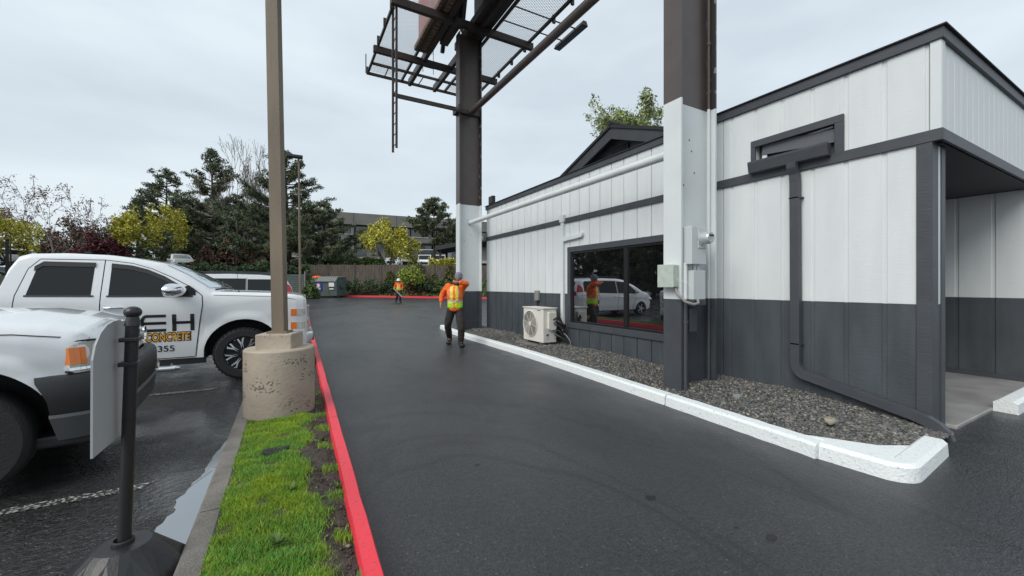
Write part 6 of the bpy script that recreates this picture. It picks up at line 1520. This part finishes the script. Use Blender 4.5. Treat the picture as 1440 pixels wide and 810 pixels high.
# ------------------------------------------------------------------ vehicles on upper lots
def place(kind,u,f,vb,rz,label,paint): x,y=at(u,f); return small_vehicle(kind,x,y,zz(vb,f),R(rz),label,M[paint])
place('pickup',257,41,381.5,288,'white pickup facing the street above the lettered pickup windshield','car_white')
place('pickup',0,36,394.5,22,'grey pickup seen from the side at the far left edge','car_grey')
place('suv',62,41,375,20,'white car roof just visible above the lettered pickup cab','car_white')
place('sedan',160,40,377,15,'dark car low behind the lettered pickup cab roof','car_dark')
place('sedan',551,50,377.5,250,'small white car under the yellow green tree','car_white')
def box_truck(u,f,label):
    x,y=at(u,f); t=empty('box_truck',(0,0,0),label,'truck','two white box trucks beyond the fence')
    mb=MB(); mb.box(-1.15,1.9,.9,1.15,7.5,3.15); mb.build('cargo_box',M['car_white'],t,bevel=.04)
    mb=MB(); mb.prism([(.0,.55),(.0,1.25),(.35,1.5),(.75,2.25),(1.7,2.32),(1.8,.55)],'x',-.95,.95); cb=mb.build('cab',M['car_white'],t,bevel=.06)
    mb=MB(); mb.prism([(.345,1.55),(.335,1.53),(.70,2.16),(.72,2.18)],'x',-.82,.82); mb.build('windshield',M['car_glass'],cb)
    mb=MB(); mb.box(-.6,-.03,.75,.6,.0,1.1); mb.build('grille',M['bumper_black'],cb)
    for s_ in (-1,1):
        mb=MB(); mb.box(s_*.66,-.03,.78,s_*.9,0,.98); mb.build('headlight',M['lamp_clear'],cb)
        mb=MB(); mb.box(s_*.955,.75,1.4,s_*.96,1.5,2.1); mb.build('window',M['car_glass'],cb)
        mb=MB(); mb.box(s_*1.05,.5,1.5,s_*1.2,.56,1.95); mb.build('mirror',M['bumper_black'],cb)
    mb=MB(); mb.box(-1.0,-.08,.42,1.0,.05,.65); mb.build('bumper',M['car_grey'],t); mb=MB(); mb.box(-1.16,1.86,.85,1.16,1.9,3.1); mb.build('box_front',M['car_dark'],t)
    for yy in (.8,6): 
        for s_ in (-1,1): mb=MB(); mb.lathe([(0,-.12),(.4,-.12),(.4,.12),(0,.12)],(s_*.85,yy,.4),'x',16); mb.build('wheel',M['rubber'],t)
    t.location=(x,y,zz(379,f)); t.rotation_euler=(0,0,R(-26))
box_truck(596,60,'left white box truck beyond the fence'); box_truck(617,60,'right white box truck beyond the fence')
# slatted utility enclosure near the strip end
x,y=at(415,35); en=empty('slat_enclosure',(x,y,.4),'grey green slatted screen left of the dumpster behind the pole','screen')
mb=MB()
for k in range(12): mb.obox((x,y,.55+k*.165),(1.7,.04,.13),(0,0,-YAW))
mb.build('slats',M['bin_green'],en)
for s_ in (-.85,.85):
    mb=MB(); mb.tube([(x+s_*RV[0],y+s_*RV[1],.3),(x+s_*RV[0],y+s_*RV[1],2.7)],.05,6); mb.build('post',M['flex'],en)
# ------------------------------------------------------------------ office building and others
def office():
    A=Vector(at(365,77)); B=Vector(at(700,97)); A=A+(A-B)*.2; d=(B-A); Lw=d.length; d.normalize(); n=Vector((-d.y,d.x))
    of=empty('office_building',(A.x,A.y,3),'long two storey concrete office building with dark ribbon windows','building')
    def slab(z0,z1,inn,dep,m,name,parent=of,s0=0,s1=None):
        s1=Lw if s1 is None else s1; a=A+d*s0+n*inn; b=A+d*s1+n*inn; c=b+n*dep; e=a+n*dep
        mb=MB(); vs=[(q.x,q.y,z0) for q in (a,b,c,e)]+[(q.x,q.y,z1) for q in (a,b,c,e)]
        mb.add(vs,[(0,1,5,4),(1,2,6,5),(2,3,7,6),(3,0,4,7),(4,5,6,7),(3,2,1,0)]); return mb.build(name,m,parent)
    slab(14.2,16.6,0,18,M['office_wall'],'parapet'); slab(10.9,12.0,0.003,17,M['office_wall'],'spandrel'); slab(12.0,14.2,1.6,15,M['office_dark'],'wall')
    slab(12.0,12.15,-.1,.3,M['office_light'],'sill_band')
    slab(7.3,10.9,1.5,15,M['office_wall'],'wall'); slab(6.7,7.3,-.2,18,M['office_light'],'floor_slab'); slab(2,6.7,1.4,15,M['office_dark'],'wall')
    slab(16.6,17.4,9,.5,M['office_dark'],'roof_vent',s0=Lw*.35,s1=Lw*.35+.8)
    s=1.0
    while s<Lw-3:
        w=slab(12.25,14.15,1.45,.1,M['far_glass'],'window',s0=s,s1=s+2.6)
        slab(7.9,10.4,1.38,.1,M['far_glass'],'window',s0=s+.2,s1=s+2.1)
        s+=2.9
    s=0
    while s<Lw: slab(12.15,14.2,.3,.5,M['office_wall'],'pier',s0=s,s1=s+.5); slab(7.3,10.9,.2,.6,M['office_wall'],'pier',s0=s,s1=s+.6); s+=8.7
    s=.5
    while s<Lw-1: slab(14.25,16.55,-.03,.03,M['office_dark'],'joint',s0=s,s1=s+.06); s+=8.7
office()
def small_house(u,f,vt,vb,w,label,roofm='office_wall'):
    x,y=at(u,f); z0,z1=2.5,zz(vb,f); h=empty('house',(x,y,z0),label,'building')
    def T(a,b): return (x+a*RV[0]+b*FV[0],y+a*RV[1]+b*FV[1])
    mb=MB(); vs=[(*T(a,b),z) for z in (z0,z1) for a,b in ((-w,0),(w,0),(w,8),(-w,8))]; mb.add(vs,[(0,1,5,4),(1,2,6,5),(2,3,7,6),(3,0,4,7)]); mb.build('wall',M['office_wall'],h)
    zt=zz(vt,f); mb=MB(); q=w+.6; vs=[(*T(-q,-.6),z1),(*T(q,-.6),z1),(*T(q,8.6),z1),(*T(-q,8.6),z1),(*T(-w*.6,4),zt),(*T(w*.5,4),zt)]
    mb.add(vs,[(0,1,5,4),(1,2,5),(2,3,4,5),(3,0,4),(3,2,1,0)]); mb.build('roof',M['vent_grey'],h)
    for a in (-.6,.0,.6):
        mb=MB(); vs=[(*T(a*w+da,-.04+db),z) for db in (0,.03) for z in (z1-2.2,z1-.8) for da in (-.7,.7)]; mb.add(vs,[(0,1,3,2),(4,5,7,6)]); mb.build('window',M['far_glass'],h)
small_house(247,85,281,296,3.6,'grey roofed building peeking out between the pines')
# open shed roof near the far column
x,y=at(640,44); sh=empty('shelter',(x,y,3),'dark flat roofed shelter beside the far column','shelter')
def TT(a,b): return (x+a*RV[0]+b*FV[0],y+a*RV[1]+b*FV[1])
mb=MB(); vs=[]
for z0,z1 in ((zz(352,44),zz(346,44)+.7),(zz(352,44)+.45,zz(346,44)+1.15)):
    vs+=[(*TT(-2.2,0),z0),(*TT(5,-1),z1),(*TT(5,5),z1),(*TT(-2.2,5),z0)]
mb.add(vs,[(0,1,5,4),(1,2,6,5),(2,3,7,6),(3,0,4,7),(4,5,6,7),(3,2,1,0)]); mb.build('roof',M['roof_dark'],sh)
for a,b in ((-1.7,.4),(4.6,0),(-1.7,4.5),(4.6,4.5)):
    mb=MB(); q=TT(a,b); mb.box(q[0]-.1,q[1]-.1,2.8,q[0]+.1,q[1]+.1,zz(352,44)+.5); mb.build('post',M['office_dark'],sh)
# ------------------------------------------------------------------ sky, sun, camera
w=D.worlds.new('World'); S.world=w; w.use_nodes=True; nt=w.node_tree; N=nt.nodes; L=nt.links; N.clear()
out=N.new('ShaderNodeOutputWorld'); bg=N.new('ShaderNodeBackground'); bg.inputs['Strength'].default_value=.1
sky=N.new('ShaderNodeTexSky'); sky.sky_type='NISHITA'; sky.sun_disc=False; SUN_EL,SUN_AZ=R(42),R(215)
sky.sun_elevation=SUN_EL; sky.sun_rotation=SUN_AZ; sky.air_density=1.5; sky.dust_density=6; sky.ozone_density=1
tc=N.new('ShaderNodeTexCoord'); mp=N.new('ShaderNodeMapping'); mp.inputs['Scale'].default_value=(1.2,1.2,4.0); L.new(tc.outputs['Generated'],mp.inputs[0])
n1=N.new('ShaderNodeTexNoise'); n1.inputs['Scale'].default_value=1.6; n1.inputs['Detail'].default_value=6; n1.inputs['Roughness'].default_value=.5; L.new(mp.outputs[0],n1.inputs[0])
cr=N.new('ShaderNodeValToRGB'); L.new(n1.outputs[0],cr.inputs[0])
cr.color_ramp.elements[0].position=.36; cr.color_ramp.elements[0].color=(3.95,4.50,4.95,1); cr.color_ramp.elements[1].position=.66; cr.color_ramp.elements[1].color=(4.90,5.45,5.85,1)
mx=N.new('ShaderNodeMix'); mx.data_type='RGBA'; mx.inputs[0].default_value=.93; L.new(sky.outputs[0],mx.inputs[6]); L.new(cr.outputs[0],mx.inputs[7])
L.new(mx.outputs[2],bg.inputs[0]); L.new(bg.outputs[0],out.inputs[0])
sl=D.lights.new('sun','SUN'); sl.energy=1.3; sl.angle=R(40); sl.color=(1,.97,.93); so=D.objects.new('sun',sl); COL.objects.link(so)
# sun stands behind and to the left of the viewpoint
dirv=Vector((-.88,-.30,0)).normalized()*math.cos(SUN_EL)+Vector((0,0,math.sin(SUN_EL)))
so.rotation_euler=dirv.to_track_quat('Z','Y').to_euler(); so.location=(-5,-5,20)
sky.sun_rotation=math.atan2(dirv.x,dirv.y)
cam=D.cameras.new('camera'); co=D.objects.new('camera',cam); COL.objects.link(co); S.camera=co
co.location=(0,0,H); co.rotation_euler=(R(90),0,-YAW); cam.sensor_width=36; cam.lens=FPX/1440*36; cam.shift_y=-4/1440; cam.clip_end=3000; cam.clip_start=.05
S.view_settings.view_transform='Standard'; S.view_settings.look='None'; S.view_settings.exposure=.74; S.view_settings.gamma=1
S.render.engine='CYCLES'; S.cycles.max_bounces=6; S.cycles.transparent_max_bounces=12
bpy.context.view_layer.update()
